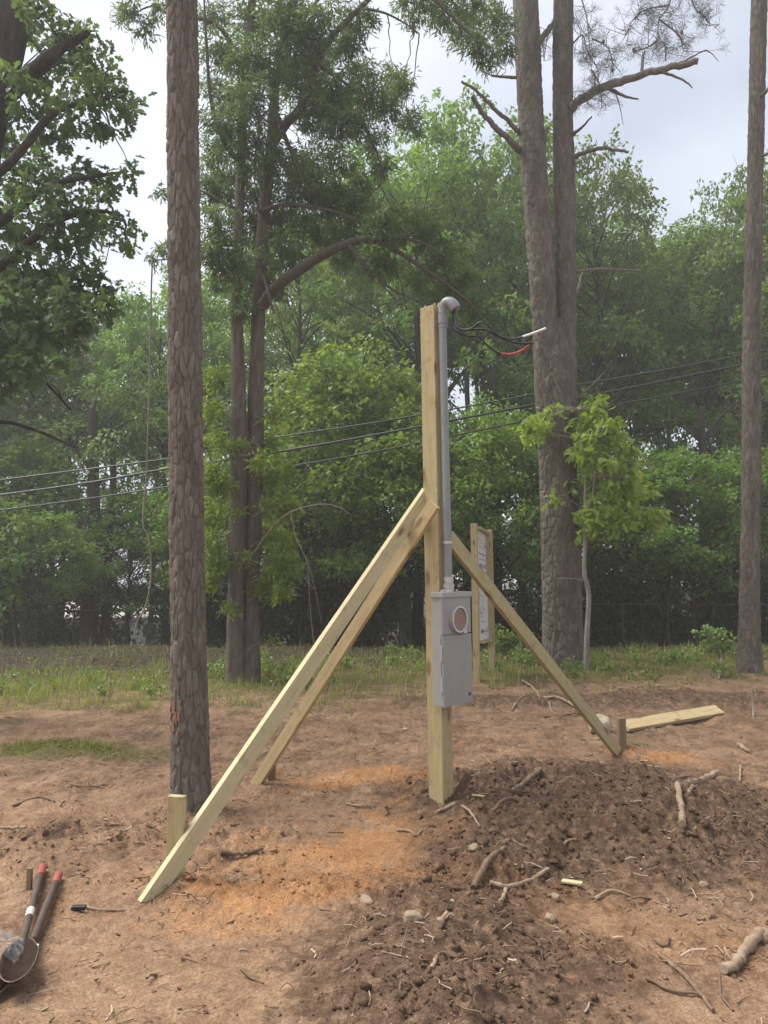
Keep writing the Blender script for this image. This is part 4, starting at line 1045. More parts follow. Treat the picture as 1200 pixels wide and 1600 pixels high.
for t_ in (tb + .025, tb + .085):
    A = bx(s0 - .006, s0 + .004, dep - .016, dep - .004, t_, t_ + .03); MB().box(*A).build('hinge', M['zinc'], box_, .002)
A = bx(s1 - .05, s1 - .03, dep + .004, dep + .010, tb + .012, tb + .018); MB().box(*A).build('latch', M['ink'], box_, .001)
A = bx(s0 + .02, s0 + .16, dep + .003, dep + .0035, tb + .02, tb + .06)
# meter socket ring and cover
cen = onface((s0 + s1) / 2 + .0, dep, tpy(977)); rgd = .087
def disc(c, r0, r1, h0, h1, name, mat, par, n=40):
    V = []; 
    for r_, h_ in ((r0, h0), (r0, h1), (r1, h1), (r1, h0)):
        for i in range(n):
            an = i * 2 * math.pi / n; V.append(c + nl * math.cos(an) * r_ + ax * math.sin(an) * r_ + nr * h_)
    Fs = []
    for k in range(4):
        for i in range(n): Fs.append((k * n + i, k * n + (i + 1) % n, ((k + 1) % 4) * n + (i + 1) % n, ((k + 1) % 4) * n + i))
    return MB().add(V, Fs).build(name, mat, par, .0015)
disc(cen, rgd, rgd - .012, .0, .030, 'socket_ring', M['ring'], box_)
MB().tube([cen + nr * .004, cen + nr * .020], rgd - .0125, 40, smooth=False).build('socket_cover', M['cover'], box_)
tabp = cen - nl * .055 - ax * .082 + nr * .02
MB().box(tabp, [nl, nr, ax], [.016, .010, .011]).build('ring_latch', M['ring'], box_, .002)
mb = MB()
for s_ in (.03, .09, .14, .2):
    mb.tube([onface(s0 + s_, .05 + .02 * math.sin(s_ * 40), tt_ + .004), onface(s0 + s_, .05 + .02 * math.sin(s_ * 40), tt_ + .009)], .007, 8)
mb.build('cap_screws', M['zinc'], box_)

# conduit mast
cm0, cm1 = onface(.045, .044, tt_ + .004), onface(.042, .040, tpy(492))
mast = empty('conduit_mast', tuple(cm0)); tag(mast, 'grey plastic conduit riser with a curved weatherhead, strapped to the post', 'conduit')
MB().tube([cm0 + (cm1 - cm0) * t_ for t_ in (0.04, .3, .6, 1)], .0265, 20).build('pipe', M['pvc'], mast)
hub = MB()
for k, (ta, tb_, r_) in enumerate(((.0, .012, .036), (.013, .030, .034), (.031, .036, .031), (.037, .052, .033))):
    hub.tube([cm0 + (cm1 - cm0) * ta, cm0 + (cm1 - cm0) * tb_], r_, 18, smooth=False)
for i in range(12):
    an = i * math.pi / 6; q0 = cm0 + (cm1 - cm0) * .022 + nr * math.cos(an) * .035 + nl * math.sin(an) * .035
    hub.box(q0, [unit(nr * math.cos(an) + nl * math.sin(an)), unit(-nr * math.sin(an) + nl * math.cos(an)), ax], [.003, .004, .010])
hub.build('hub_fitting', M['zinc'], mast)
for py_ in (858, 512):
    q0 = onface(.044, .041, tpy(py_)); st = MB().tube([q0 - ax * .008, q0 + ax * .008], .031, 18)
    st.box(onface(.084, .003, tpy(py_)), [nl, nr, ax], [.014, .003, .010]); st.box(onface(.006, .003, tpy(py_)), [nl, nr, ax], [.012, .003, .010])
    st.build('pipe_strap', M['zinc'] if py_ > 600 else M['pvc'], mast, .001)
MB().tube([cm0 + (cm1 - cm0) * .965, cm1], .031, 18).build('coupling', M['pvc'], mast)
YH = float(cm1[1])
wh = curve([cm1, P(692.5, 482, YH - .0), P(696, 474.5, YH - .01), P(702, 472.5, YH - .025), P(708, 476, YH - .04), P(712.5, 483, YH - .05)], 6)
MB().tube(wh, np.interp(np.linspace(0, 1, len(wh)), [0, .2, .5, .8, 1], [.029, .032, .037, .038, .034]), 20).build('weatherhead', M['pvc'], mast)
# service cables from the weatherhead
def cable(pts, tip, tipmat, lab, r_=.0068):
    o = empty('service_cable', tuple(P(*pts[0]))); tag(o, lab, 'cable', 'service cables')
    p = curve([P(*q_) for q_ in pts], 8); MB().tube(p, r_, 8).build('jacket', M['black'], o)
    if tip: MB().tube(curve([P(*q_) for q_ in tip], 8), r_ * 1.18, 8).build('end_tape', tipmat, o)
h = YH
cable([(710, 482, h - .05), (712, 500, h - .07), (719, 514, h - .1), (735, 514, h - .14), (750, 504, h - .18), (762, 507, h - .2), (775, 521, h - .22), (792, 529, h - .25), (808, 528.5, h - .28), (817, 526, h - .3)], [(817, 526, h - .3), (835, 520, h - .33), (853, 513, h - .36)], M['white'], 'black service cable with a white taped end beside the weatherhead')
cable([(711, 483, h - .045), (711, 502, h - .05), (716, 513, h - .08), (735, 515, h - .1), (760, 515, h - .14), (785, 529, h - .18), (810, 536, h - .22), (834, 536.5, h - .25)], None, None, 'plain black service cable ending bare between the white and red ones')
cable([(708, 483, h - .04), (709, 508, h - .05), (716, 518, h - .08), (730, 525, h - .1), (748, 526, h - .12), (762, 540, h - .14), (778, 551, h - .16), (784, 552.5, h - .17)], [(784, 552.5, h - .17), (798, 553.5, h - .19), (813, 549, h - .21), (828, 539, h - .23)], M['red'], 'black service cable with a red taped end, lowest of the three')

# braces and stakes
A0 = G(245, 1398); A1 = P(668, 770, PY + .12)
dA = unit(A1 - A0)
board('timber_brace', A0 - dA * .06 + UP * .02, A1, UP, .092, .040, M['brace'], None, -.55, 0)
ob = bpy.context.scene.objects.get('timber_brace'); tag(ob, 'long pale front brace running from the post down to the near left stake', 'brace', 'post braces')
B0 = G(401, 1226); B1 = P(679, 787, PY - .105)
dB = unit(B1 - B0)
o = board('timber_brace', B0 - dB * .03, B1, UP, .088, .038, M['brace2'], None, -.5, .1); tag(o, 'tan rear-left brace nailed across the post face, under the long pale one', 'brace', 'post braces')
C0 = G(966, 1178); C1 = P(700, 838, PY + .06)
dC = unit(C1 - C0)
o = board('timber_brace', C0 - dC * .03, C1, UP, .094, .040, M['brace3'], None, .5, 0); tag(o, 'greenish brace running right from the post to the dark short stake', 'brace', 'post braces')
YA = float(A0[1]) + .13
sA = P(273, 1398, YA); o = board('wooden_stake', [sA[0], YA, sA[2] - .3], P(277, 1243, YA), [1, -.18, 0], .088, .040, M['post']); tag(o, 'pale upright stake holding the foot of the long front brace', 'stake', 'brace stakes')
YB = float(B0[1]) + .05
sB = P(424.5, 1228, YB); o = board('wooden_stake', [sB[0], YB, sB[2] - .3], P(424.5, 1180, YB), [1, .2, 0], .06, .038, M['stake']); tag(o, 'short brown stake half hidden by the rear-left brace foot', 'stake', 'brace stakes')
YC = float(C0[1]) + .02
sC = P(971.5, 1182, YC); o = board('wooden_stake', [sC[0], YC, sC[2] - .3], P(970.5, 1122, YC), [1, .3, 0], .068, .040, M['stake']); tag(o, 'dark brown stake at the foot of the greenish right brace', 'stake', 'brace stakes')
k0, k1 = G(975, 1146), G(1124, 1119)
o = board('lumber_plank', k0 + UP * .055, k1 + UP * .06, [-.3, 1, .5], .14, .038, M['brace2']); tag(o, 'tan plank lying on the dirt right of the dark stake', 'plank')

# ------------------------------------------------------------------ board sign
q0 = G(746, 1066); q1 = G(769.5, 1050)
sd0 = np.array([q0[0], q0[1], q0[2]]); sd1 = np.array([q1[0], q1[1], q1[2]])
dirp = sd1 - sd0; dirp[2] = 0; wid = np.linalg.norm(dirp); dirp /= wid
nrm = np.array([dirp[1], -dirp[0], 0.0])
t0, t1 = P(740.5, 818, q0[1]), P(764.5, 827, q1[1])
sg = empty('board_sign', tuple(sd0)); tag(sg, 'white notice board between two timber posts, seen edge-on behind the meter box', 'sign')
board('sign_post', sd0 - UP * .3, t0, dirp, .09, .09, M['post'], sg)
board('sign_post', sd1 - UP * .3, t1, dirp, .09, .09, M['post'], sg)
def spt(u, v):   # u 0..1 near to far post, v 0 bottom .. 1 top of the panel
    bl = P(751, 1003, q0[1]); tl = P(746, 824, q0[1]); br = P(766, 999, q1[1]); tr_ = P(761, 833, q1[1])
    return (bl * (1 - u) + br * u) * (1 - v) + (tl * (1 - u) + tr_ * u) * v
PN = nrm
def slab(name, u0, u1, v0, v1, d0, d1, mat, par):
    c_ = [spt(u0, v0), spt(u1, v0), spt(u1, v1), spt(u0, v1)]
    V = [p_ + PN * d0 for p_ in c_] + [p_ + PN * d1 for p_ in c_]
    return MB().add(V, [(3, 2, 1, 0), (4, 5, 6, 7), (0, 1, 5, 4), (1, 2, 6, 5), (2, 3, 7, 6), (3, 0, 4, 7)]).build(name, mat, par)
bd = slab('panel', .0, 1, 0, 1, -.03, -.015, M['board'], sg)
slab('top_rail', .0, 1.0, .985, 1.01, -.045, .045, M['post'], sg); slab('bottom_rail', .0, 1.0, -.015, .012, -.045, .045, M['post'], sg)
slab('side_rail', .93, .985, .012, .985, -.012, .03, M['post'], sg)
def ink(rects, name, mat):
    mb = MB()
    for u0, u1, v0, v1 in rects:
        c_ = [spt(u0, v0), spt(u1, v0), spt(u1, v1), spt(u0, v1)]; mb.add([p_ - PN * .011 for p_ in c_], [(0, 1, 2, 3)])
    mb.build(name, mat, bd)
def textrow(u0, u1, v0, v1, n, seed):
    rg_ = np.random.RandomState(seed); out = []; du = (u1 - u0) / n
    for i in range(n):
        if rg_.rand() < .12: continue
        a = u0 + i * du; w_ = du * .22; k = rg_.randint(4); vm = (v0 + v1) / 2; hh = (v1 - v0) * .22
        out.append((a + du * .08, a + du * .08 + w_, v0, v1))
        if k != 1: out.append((a + du * .08, a + du * .78, v1 - hh, v1))
        if k in (0, 2): out.append((a + du * .08, a + du * .7, vm - hh / 2, vm + hh / 2))
        if k in (1, 2): out.append((a + du * .08, a + du * .78, v0, v0 + hh))
        if k == 3: out.append((a + du * .58, a + du * .78, v0, v1))
    return out
ink([(.12, .93, .776, .783)], 'rule_line', M['ink'])
ink(textrow(.18, .88, .725, .738, 18, 1), 'small_print', M['ink2']); ink(textrow(.18, .86, .655, .690, 9, 2), 'heading_print', M['ink']); ink(textrow(.18, .9, .615, .632, 15, 3), 'small_print', M['ink2'])
ink(textrow(.1, .5, .90, .915, 9, 4) + textrow(.25, .6, .87, .885, 8, 6) + textrow(.2, .8, .83, .845, 12, 5), 'faint_print', M['ink2'])
ink([(.74, .86, .855, .868), (.77, .83, .868, .885), (.78, .82, .885, .90)], 'emblem', M['ink'])
ink([(.60, .68, .50, .53), (.64, .67, .45, .50), (.67, .9, .445, .455), (.88, .91, .455, .50)], 'plan_lines', M['ink2'])
ink([(.10, .115, .255, .45), (.10, .42, .245, .255), (.42, .60, .27, .28), (.50, .52, .33, .40), (.12, .5, .40, .408), (.16, .18, .17, .30), (.16, .62, .165, .173), (.2, .4, .215, .222), (.35, .37, .20, .32), (.3, .5, .29, .297), (.25, .3, .36, .37)], 'plan_lines', M['ink2'])
ink([(.16, .20, .075, .115), (.24, .36, .075, .095), (.27, .30, .060, .10), (.40, .46, .072, .10)], 'logo', M['ink']); ink([(.68, .78, .10, .115), (.58, .85, .075, .09), (.6, .8, .055, .062)], 'logo', M['ink2'])

# ------------------------------------------------------------------ post hole digger lying at the lower left
def gp(px, py, up): g_ = G(px, py); return g_ + UP * up
dig = empty('post_hole_digger', tuple(gp(40, 1480, 0))); tag(dig, 'post hole digger with red grips lying on the dirt at the lower left', 'post hole digger')
def handle(pa, pb, ua, ub, lab_at=None):
    a_, b_ = gp(*pa, ua), gp(*pb, ub)
    h_ = MB().tube([a_ + (b_ - a_) * t_ for t_ in (.08, .4, .7, 1.0)], .0175, 12).build('handle', M['handle'], dig)
    MB().tube([a_ + (b_ - a_) * t_ for t_ in (-.02, -.01, .05, .125, .13)], [.012, .0205, .0205, .0195, .019], 14).build('grip', M['grip'], h_)
    if lab_at: MB().tube([a_ + (b_ - a_) * lab_at[0], a_ + (b_ - a_) * lab_at[1]], .0182, 14).build('sticker', M['label'], h_)
    return a_, b_
handle((66, 1366), (32, 1504), .03, .06, (.60, .69)); handle((91, 1380), (44, 1508), .025, .05)
ba, bb = gp(37, 1504, .055), gp(8, 1600, .035)
fw = unit(bb - ba); sx = unit(np.cross(fw, UP)); nu_ = np.cross(sx, fw)
def blade(off, tilt, flip, name='blade'):
    V, Fs = [], []; nl_, nw = 26, 11
    for i in range(nl_ + 1):
        f = i / nl_
        f = math.sin(f * math.pi / 2)
        hw = max(.004, .066 * min(1, .32 + .68 * min(1, f / .30) ** .7) * math.sqrt(max(0, 1 - max(0, (f - .45) / .55) ** 2)))
        for j in range(nw):
            g_ = -1 + 2 * j / (nw - 1)
            V.append(ba + fw * (.02 + .31 * f) + sx * (g_ * hw + off) + nu_ * (flip * (.045 * (hw / .085) * (1 - g_ * g_)) - .045 * flip + tilt * f + (.02 if flip > 0 else 0)))
    for i in range(nl_):
        for j in range(nw - 1): Fs.append((i * nw + j, i * nw + j + 1, (i + 1) * nw + j + 1, (i + 1) * nw + j))
    o_ = MB().add(V, Fs, True).build(name, M['blade'], dig)
    md = o_.modifiers.new('thick', 'SOLIDIFY'); md.thickness = .004
    rim = MB().tube([V[i * nw + nw - 1] for i in range(nl_ + 1)] + [V[nl_ * nw + nw // 2]] + [V[i * nw] for i in range(nl_, -1, -1)], .0022, 6).build('worn_lit_edge', M['edge'], o_)  # pale tube along the lip, rim highlight put into its colour
blade(.0, -.02, -1); blade(.08, .005, 1)
MB().box(ba + nu_ * .0, [sx, fw, nu_], [.042, .045, .022]).build('bracket', M['blade'], dig, .006)
MB().tube([ba - sx * .055, ba + sx * .055], .008, 8).build('pivot_bolt', M['zinc'], dig)
# crumpled clear plastic bag over the blades
rg = np.random.RandomState(12); V, Fs = [], []; n_ = 16
bc = gp(2, 1512, .085)
for i in range(n_):
    for j in range(n_):
        u, v = i / (n_ - 1) - .5, j / (n_ - 1) - .5
        q_ = bc + np.array([u * .26 - .03, v * .15 - u * .06, 0]); q_[2] += .045 - .22 * (u * u + v * v) + .045 * perlin(u * 7 + 3, v * 7, 5) + .02 * perlin(u * 16, v * 16, 6)
        q_[2] = max(q_[2], hz(q_[0], q_[1]) + .008); V.append(q_)
for i in range(n_ - 1):
    for j in range(n_ - 1): Fs.append((i * n_ + j, i * n_ + j + 1, (i + 1) * n_ + j + 1, (i + 1) * n_ + j))
tag(MB().add(V, Fs, False).build('plastic_bag', M['bag']), 'crumpled clear plastic bag draped over the digger blades', 'plastic bag')
g_ = G(123, 1426); tag(MB().box(g_ + UP * .012, [unit(np.array([1, .05, 0])), unit(np.array([-.05, 1, .1])), UP], [.033, .012, .009]).build('black_block', M['black'], None, .003), 'small flat black block lying on the dirt right of the digger', 'block')  # plain black block, use unknown
g_ = G(45, 1392); tag(board('wooden_peg', g_ - UP * .12, P(47, 1356, g_[1]), [1, 0, 0], .024, .02, M['stake']), 'thin brown wooden peg standing behind the digger handles', 'peg')

# ------------------------------------------------------------------ stones, sticks and roots one can pick out
def rock(px, py, sx_, sy_, sz_, mat, lab, seed):
    g_ = G(px, py); bm = bmesh.new(); bmesh.ops.create_icosphere(bm, subdivisions=3, radius=1)
    rg_ = np.random.RandomState(seed); pl = unit(rg_.normal(size=(9, 3)))
    for v in bm.verts:
        c_ = np.array(v.co); k = 1.0
        for p_ in pl: k = min(k, .78 / max(.05, float(np.dot(p_, c_))) if np.dot(p_, c_) > .3 else 1.0)
        k *= 1 + .06 * float(perlin(np.array([c_[0] * 4 + seed]), np.array([c_[1] * 4 + c_[2] * 3]), 3)[0])
        v.co = Vector((c_[0] * sx_ * k, c_[1] * sy_ * k, c_[2] * sz_ * k))
    me = bpy.data.meshes.new('rock'); bm.to_mesh(me); bm.free()
    o_ = link('rock', me, mat); o_.location = Vector(g_ + UP * sz_ * .35); o_.rotation_euler = (0, 0, seed); tag(o_, lab, 'rock', 'loose stones'); return o_
rock(938, 1147, .17, .11, .12, M['stone2'], 'big pale rough lump at the foot of the right brace', 1)
rock(573, 1419, .045, .03, .025, M['stone'], 'pale tan stone on smooth clay left of the dark mound', 2)
rock(646, 1451, .05, .035, .03, M['stone'], 'pale stone on the dark clods of the front mound', 3)
rock(741, 1352, .035, .03, .022, M['stone'], 'small stone among sticks below the post', 4)
rock(868, 1412, .03, .025, .02, M['stone'], 'small round stone right of the pale wood chip', 5)
rock(1100, 1388, .025, .02, .018, M['stone'], 'small stone on the right slope below the pale sticks', 6)
rock(1195, 1478, .05, .04, .035, M['stone'], 'rounded stone by the thick root at the right edge', 7)
rock(860, 1440, .035, .03, .024, M['stone'], 'flat stone at the dark mound edge in the middle', 8)
rock(633, 1142, .03, .02, .012, M['stone2'], 'small white stone on the open dirt left of the post', 9)
rock(1036, 1122, .02, .018, .015, M['stone2'], 'tiny white stone below the tan plank', 10)
def stick(pts, r0, r1, lab, mat='root', name='stick', lift=.6, n=8, seed=1):
    q3 = []
    for i, q_ in enumerate(pts):
        g_ = G(q_[0], q_[1]); u = q_[2] if len(q_) > 2 else 0
        q3.append(g_ + UP * (max(r0, r1) * lift + .006 + u))
    p = curve(q3, 6); rg_ = np.random.RandomState(abs(seed + int(pts[0][0])))
    p[1:-1] += rg_.normal(size=(len(p) - 2, 3)) * r0 * .16
    o_ = MB().tube(p, np.linspace(r0, r1, len(p)) * (1 + .06 * rg_.normal(size=len(p))), n, wob=.10, seed=seed).build(name, M[mat]); tag(o_, lab, name, name + 's on the dirt'); return o_
stick([(1122, 1212), (1098, 1228), (1070, 1246)], .022, .026, 'pale thick root end on top of the right dark pile', name='root')
stick([(1089, 1244), (1082, 1255), (1077, 1266)], .016, .010, 'short pale stub just below the thick root end on the right pile')
stick([(1060, 1255), (1064, 1285), (1067, 1320)], .018, .020, 'pale straight stick pointing at the camera on the right pile')
stick([(1107, 1294), (1096, 1308), (1085, 1323)], .014, .008, 'pale stick slanting right of the straight pointing stick')
stick([(1190, 1478, .02), (1165, 1500), (1148, 1524), (1130, 1531)], .024, .018, 'thick grey root at the lower right edge', name='root')
stick([(790, 1362), (765, 1382), (740, 1401)], .013, .016, 'straight brown stick left of the forked sticks below the post', 'root2')
stick([(857, 1375), (825, 1388), (790, 1399), (766, 1396)], .010, .013, 'long bent pale stick lying across the dark clods below the post')
stick([(792, 1396), (787, 1414), (780, 1433)], .010, .008, 'short pale stick crossing under the long bent one')
stick([(900, 1322), (890, 1330), (882, 1338)], .009, .007, 'small twig at the front rim of the dark pile')
stick([(820, 1272), (795, 1279), (770, 1290)], .015, .010, 'brown root lying right of the post foot', 'root2', 'root')
stick([(845, 1221), (820, 1236), (800, 1251)], .020, .014, 'bark-covered stick on the back of the dark pile', 'root2')
stick([(722, 1280), (736, 1290), (750, 1302)], .009, .006, 'thin pale stick just below the post foot')
stick([(777, 1336), (798, 1343), (820, 1350)], .020, .012, 'stubby brown root between post and dark pile', 'root2', 'root')
stick([(707, 1425), (697, 1447), (685, 1470)], .013, .017, 'pale stick sloping down the front dark mound')
stick([(1030, 1500), (1058, 1525), (1085, 1548), (1115, 1586)], .010, .008, 'long thin brown stick low in the right corner', 'root2')
stick([(675, 1525), (680, 1515), (686, 1504)], .009, .006, 'tiny pale twig on the nearest dark clods')
stick([(816, 1070), (832, 1077), (842, 1090), (843, 1098)], .016, .008, 'curled pale root in the tangle behind the right brace', name='root')
stick([(850, 1093), (875, 1099), (905, 1113)], .018, .014, 'long pale root running under the right brace', name='root')
stick([(850, 1122), (880, 1121), (915, 1117)], .012, .010, 'thin brown root parallel to the long pale one, nearer the camera', 'root2', 'root')
stick([(858, 1101), (862, 1113), (868, 1120)], .010, .006, 'short crooked root joining the two long ones', 'root', 'root')
stick([(800, 1112), (812, 1094), (830, 1088)], .012, .006, 'arched root right of the meter box foot', 'root', 'root')
stick([(-4, 1301), (18, 1300), (41, 1300)], .008, .008, 'pale straight stick at the left edge, in front of the mossy patch')
stick([(1127, 1047, .14), (1125, 1055, .06), (1123, 1063)], .018, .016, 'white short stub standing at the grass edge by the right pine', 'palebark')
stick([(1177, 1121), (1177, 1120, .10), (1177.5, 1120, .30)], .012, .010, 'thin pale stick standing upright near the right edge', 'palebark', lift=-1)
stick([(1155, 1168), (1163, 1176), (1173, 1180)], .020, .014, 'curved pale root at the right edge behind the dark pile', 'root', 'root')
stick([(1157, 1203), (1157, 1212), (1156, 1223)], .010, .008, 'short pale twig beside the right dark pile')
stick([(135, 1421), (160, 1424), (196, 1422)], .006, .004, 'thin twig right of the small black block')
stick([(345, 1346), (378, 1342), (411, 1335)], .015, .010, 'dull brown stick half sunk in tan dirt right of the front brace', 'root2')
stick([(170, 1072, .1), (169, 1090, .06), (160, 1100), (147, 1112)], .008, .005, 'thin arched twig at the grass edge left of the near pine', 'root2')
stick([(712, 1265), (697, 1270), (682, 1276)], .014, .010, 'stick lying against the post foot', 'root')
stick([(1023, 1478), (1040, 1485), (1046, 1470)], .006, .005, 'thin looped rootlet on the right slope', 'root2', 'root')
stick([(1010, 1535), (1050, 1555), (1090, 1560)], .008, .005, 'grey thin stick near the lower right corner', 'root2')
stick([(930, 1410), (955, 1404), (985, 1408)], .007, .005, 'thin straw-coloured stick on the smooth right slope')
stick([(620, 1300), (640, 1303), (650, 1310), (660, 1302)], .008, .005, 'pale rootlet on the orange clay left of the post foot', 'root', 'root')
stick([(540, 1262), (560, 1268), (585, 1266)], .008, .006, 'thin stick on the clay between braces and post')
stick([(110, 1235), (140, 1238), (170, 1233)], .008, .006, 'thin grey twig on the dirt left of the pale stake', 'root2')
stick([(20, 1262), (60, 1252), (85, 1256)], .010, .006, 'brown twig near the left edge below the mossy patch', 'root2')
g_ = G(892, 1392); o = board('wood_chip', g_ + np.array([-.04, .02, .012]), g_ + np.array([.05, -.03, .018]), [.3, 1, 0], .035, .012, M['brace']); tag(o, 'pale split wood chip lying in front of the dark pile', 'wood chip')
g_ = G(746, 1258); o = board('wood_chip', g_ + np.array([-.03, .03, .012]), g_ + np.array([.04, -.03, .02]), [.6, .8, 0], .022, .008, M['brace2']); tag(o, 'tan wood chip right of the post foot', 'wood chip')
g_ = G(722, 1246); o = board('bark_slab', g_ + np.array([-.03, 0, -.02]), g_ + np.array([.05, .03, .11]), [1, .2, -.3], .06, .015, M['slab']); tag(o, 'broken slab of bark propped up beside the post foot', 'bark slab')

# ------------------------------------------------------------------ loose clods, chips, grass
rg = np.random.RandomState(900)
ico = bmesh.new(); bmesh.ops.create_icosphere(ico, subdivisions=1, radius=1); ico.verts.ensure_lookup_table()
IV = np.array([v.co[:] for v in ico.verts]); IF = np.array([[v.index for v in f.verts] for f in ico.faces]); ico.free()
def scatter(n, ymin, ymax, xspan):
    u = rg.rand(n); y_ = ymin * (ymax / ymin) ** u; x_ = rg.uniform(-1, 1, n) * (y_ * xspan + .5); return x_, y_
x_, y_ = scatter(30000, 2.5, 11, .56)
d_, c_, g__, l_, r_, s_m = masks(x_, y_)
keep = rg.rand(len(x_)) < np.clip(.03 + .97 * r_ * (1 - s_m), 0, 1) * (1 - .8 * g__) * np.maximum(np.clip(r_, 0, 1), .25 + .75 * sstep(-.3, .4, fbm(x_ * 3, y_ * 3, 3, 124)))
x_, y_, r_, d_, c_, g__, l_ = [a[keep] for a in (x_, y_, r_, d_, c_, g__, l_)]
n = len(x_); sz = (.0035 + .008 * rg.rand(n) ** 1.5 + .026 * rg.rand(n) ** 9 * np.clip(r_, 0.12, 1))
zc_ = height(x_, y_)
rot = unit(rg.normal(size=(n, 4)))
def qrot(q, v):
    w, u = q[:, :1], q[:, 1:]
    return v + 2 * np.cross(u[:, None, :], np.cross(u[:, None, :], v) + w[:, :, None] * v)
sh = sz[:, None, None] * (IV[None] * rg.uniform(.45, 1.35, (n, len(IV), 1))) * rg.uniform(.35, 1.35, (n, 1, 3))
V = qrot(rot, sh) * np.array([1, 1, .7]) + np.stack([x_, y_, zc_ + sz * .15], 1)[:, None, :]
Tn = (IF[None] + (np.arange(n) * len(IV))[:, None, None]).reshape(-1, 3)
sc4 = np.repeat(np.stack([d_, c_, g__, l_], 1), len(IV), 0)
tag(link('dirt_clods', np_mesh('dirt_clods', V.reshape(-1, 3), tris=Tn, vcol={'soil': sc4}), M['soil']), 'loose crumbled clods of soil scattered over the dug ground', 'soil clods', None, 'stuff')

x_, y_ = scatter(15000, 2.6, 13, .56)
d_, c_, g__, l_, r_, s_m = masks(x_, y_)
keep = rg.rand(len(x_)) < np.clip(.9 - .8 * s_m - .5 * c_, 0, 1) * (.15 + .85 * sstep(-.25, .45, fbm(x_ * 1.7, y_ * 1.7, 3, 123)))
x_, y_ = x_[keep], y_[keep]; n = len(x_)
an = rg.uniform(0, 6.28, n); pit = rg.normal(size=n) * .22; Lc = .012 + .05 * rg.rand(n) ** 2 * 1.6 + .10 * rg.rand(n) ** 9; rc_ = .0010 + .0018 * rg.rand(n) + .005 * rg.rand(n) ** 9
dv = np.stack([np.cos(an) * np.cos(pit), np.sin(an) * np.cos(pit), np.sin(pit)], 1); sv = unit(np.cross(dv, np.array([0, 0, 1.0]))); tv = np.cross(sv, dv)
base = np.stack([x_, y_, height(x_, y_) + rc_ + np.abs(np.sin(pit)) * Lc * .4], 1)
bend = tv * (rg.normal(size=n) * Lc * .08)[:, None] + sv * (rg.normal(size=n) * Lc * .12)[:, None]
rings = []
for k in (-.5, 0, .5):
    ce = base + dv * (Lc * k)[:, None] + (bend if k == 0 else 0)
    for a in (0, 2.094, 4.189): rings.append(ce + (sv * math.cos(a) + tv * math.sin(a)) * rc_[:, None])
V = np.stack(rings, 1).reshape(-1, 3); qd = []
for k in (0, 1):
    for a in range(3): qd.append([k * 3 + a, k * 3 + (a + 1) % 3, (k + 1) * 3 + (a + 1) % 3, (k + 1) * 3 + a])
qd = (np.array(qd)[None] + (np.arange(n) * 9)[:, None, None]).reshape(-1, 4)
ti = np.repeat(np.clip(rg.normal(.5, .27, n), 0, 1), 6)
tag(link('twig_litter', np_mesh('twig_litter', V, quads=qd, fattr={'tint': ti}), M['chips']), 'broken twigs, straw and rootlets littering the bare dirt', 'litter', None, 'stuff')

x_, y_ = scatter(5000, 2.6, 9, .56)
r_ = masks(x_, y_)[4]; s_m = masks(x_, y_)[5]; keep = rg.rand(len(x_)) < np.clip(r_ * (1 - s_m), 0, 1); x_, y_ = x_[keep], y_[keep]; n = len(x_)
V, qd = [], []
an = rg.uniform(0, 6.28, n); ln = .03 + .10 * rg.rand(n) ** 2; cu = rg.normal(size=n) * 1.6; hh = rg.uniform(.0, .045, n); zb = height(x_, y_)
rad_ = .0005 + .0011 * rg.rand(n) ** 2 + .004 * rg.rand(n) ** 14; K = 5; rings = []
px_, py_ = x_.copy(), y_.copy()
for k in range(K):
    f = k / (K - 1); a2 = an + cu * f
    if k: px_ = px_ + np.cos(a2) * ln / (K - 1); py_ = py_ + np.sin(a2) * ln / (K - 1)
    pz = zb + hh * np.sin(f * 3.0) + .002
    for b_ in (0, 2.094, 4.189): rings.append(np.stack([px_ - np.sin(a2) * math.cos(b_) * rad_, py_ + np.cos(a2) * math.cos(b_) * rad_, pz + math.sin(b_) * rad_], 1))
V = np.stack(rings, 1).reshape(-1, 3)
for k in range(K - 1):
    for a in range(3): qd.append([k * 3 + a, k * 3 + (a + 1) % 3, (k + 1) * 3 + (a + 1) % 3, (k + 1) * 3 + a])
qd = (np.array(qd)[None] + (np.arange(n) * 3 * K)[:, None, None]).reshape(-1, 4)
tag(link('root_fibres', np_mesh('root_fibres', V, quads=qd, fattr={'tint': np.repeat(np.clip(rg.normal(.25, .22, n), 0, 1), 3 * (K - 1))}), M['chips']), 'fine torn root fibres sticking out of the dug dark soil', 'root fibres', None, 'stuff')

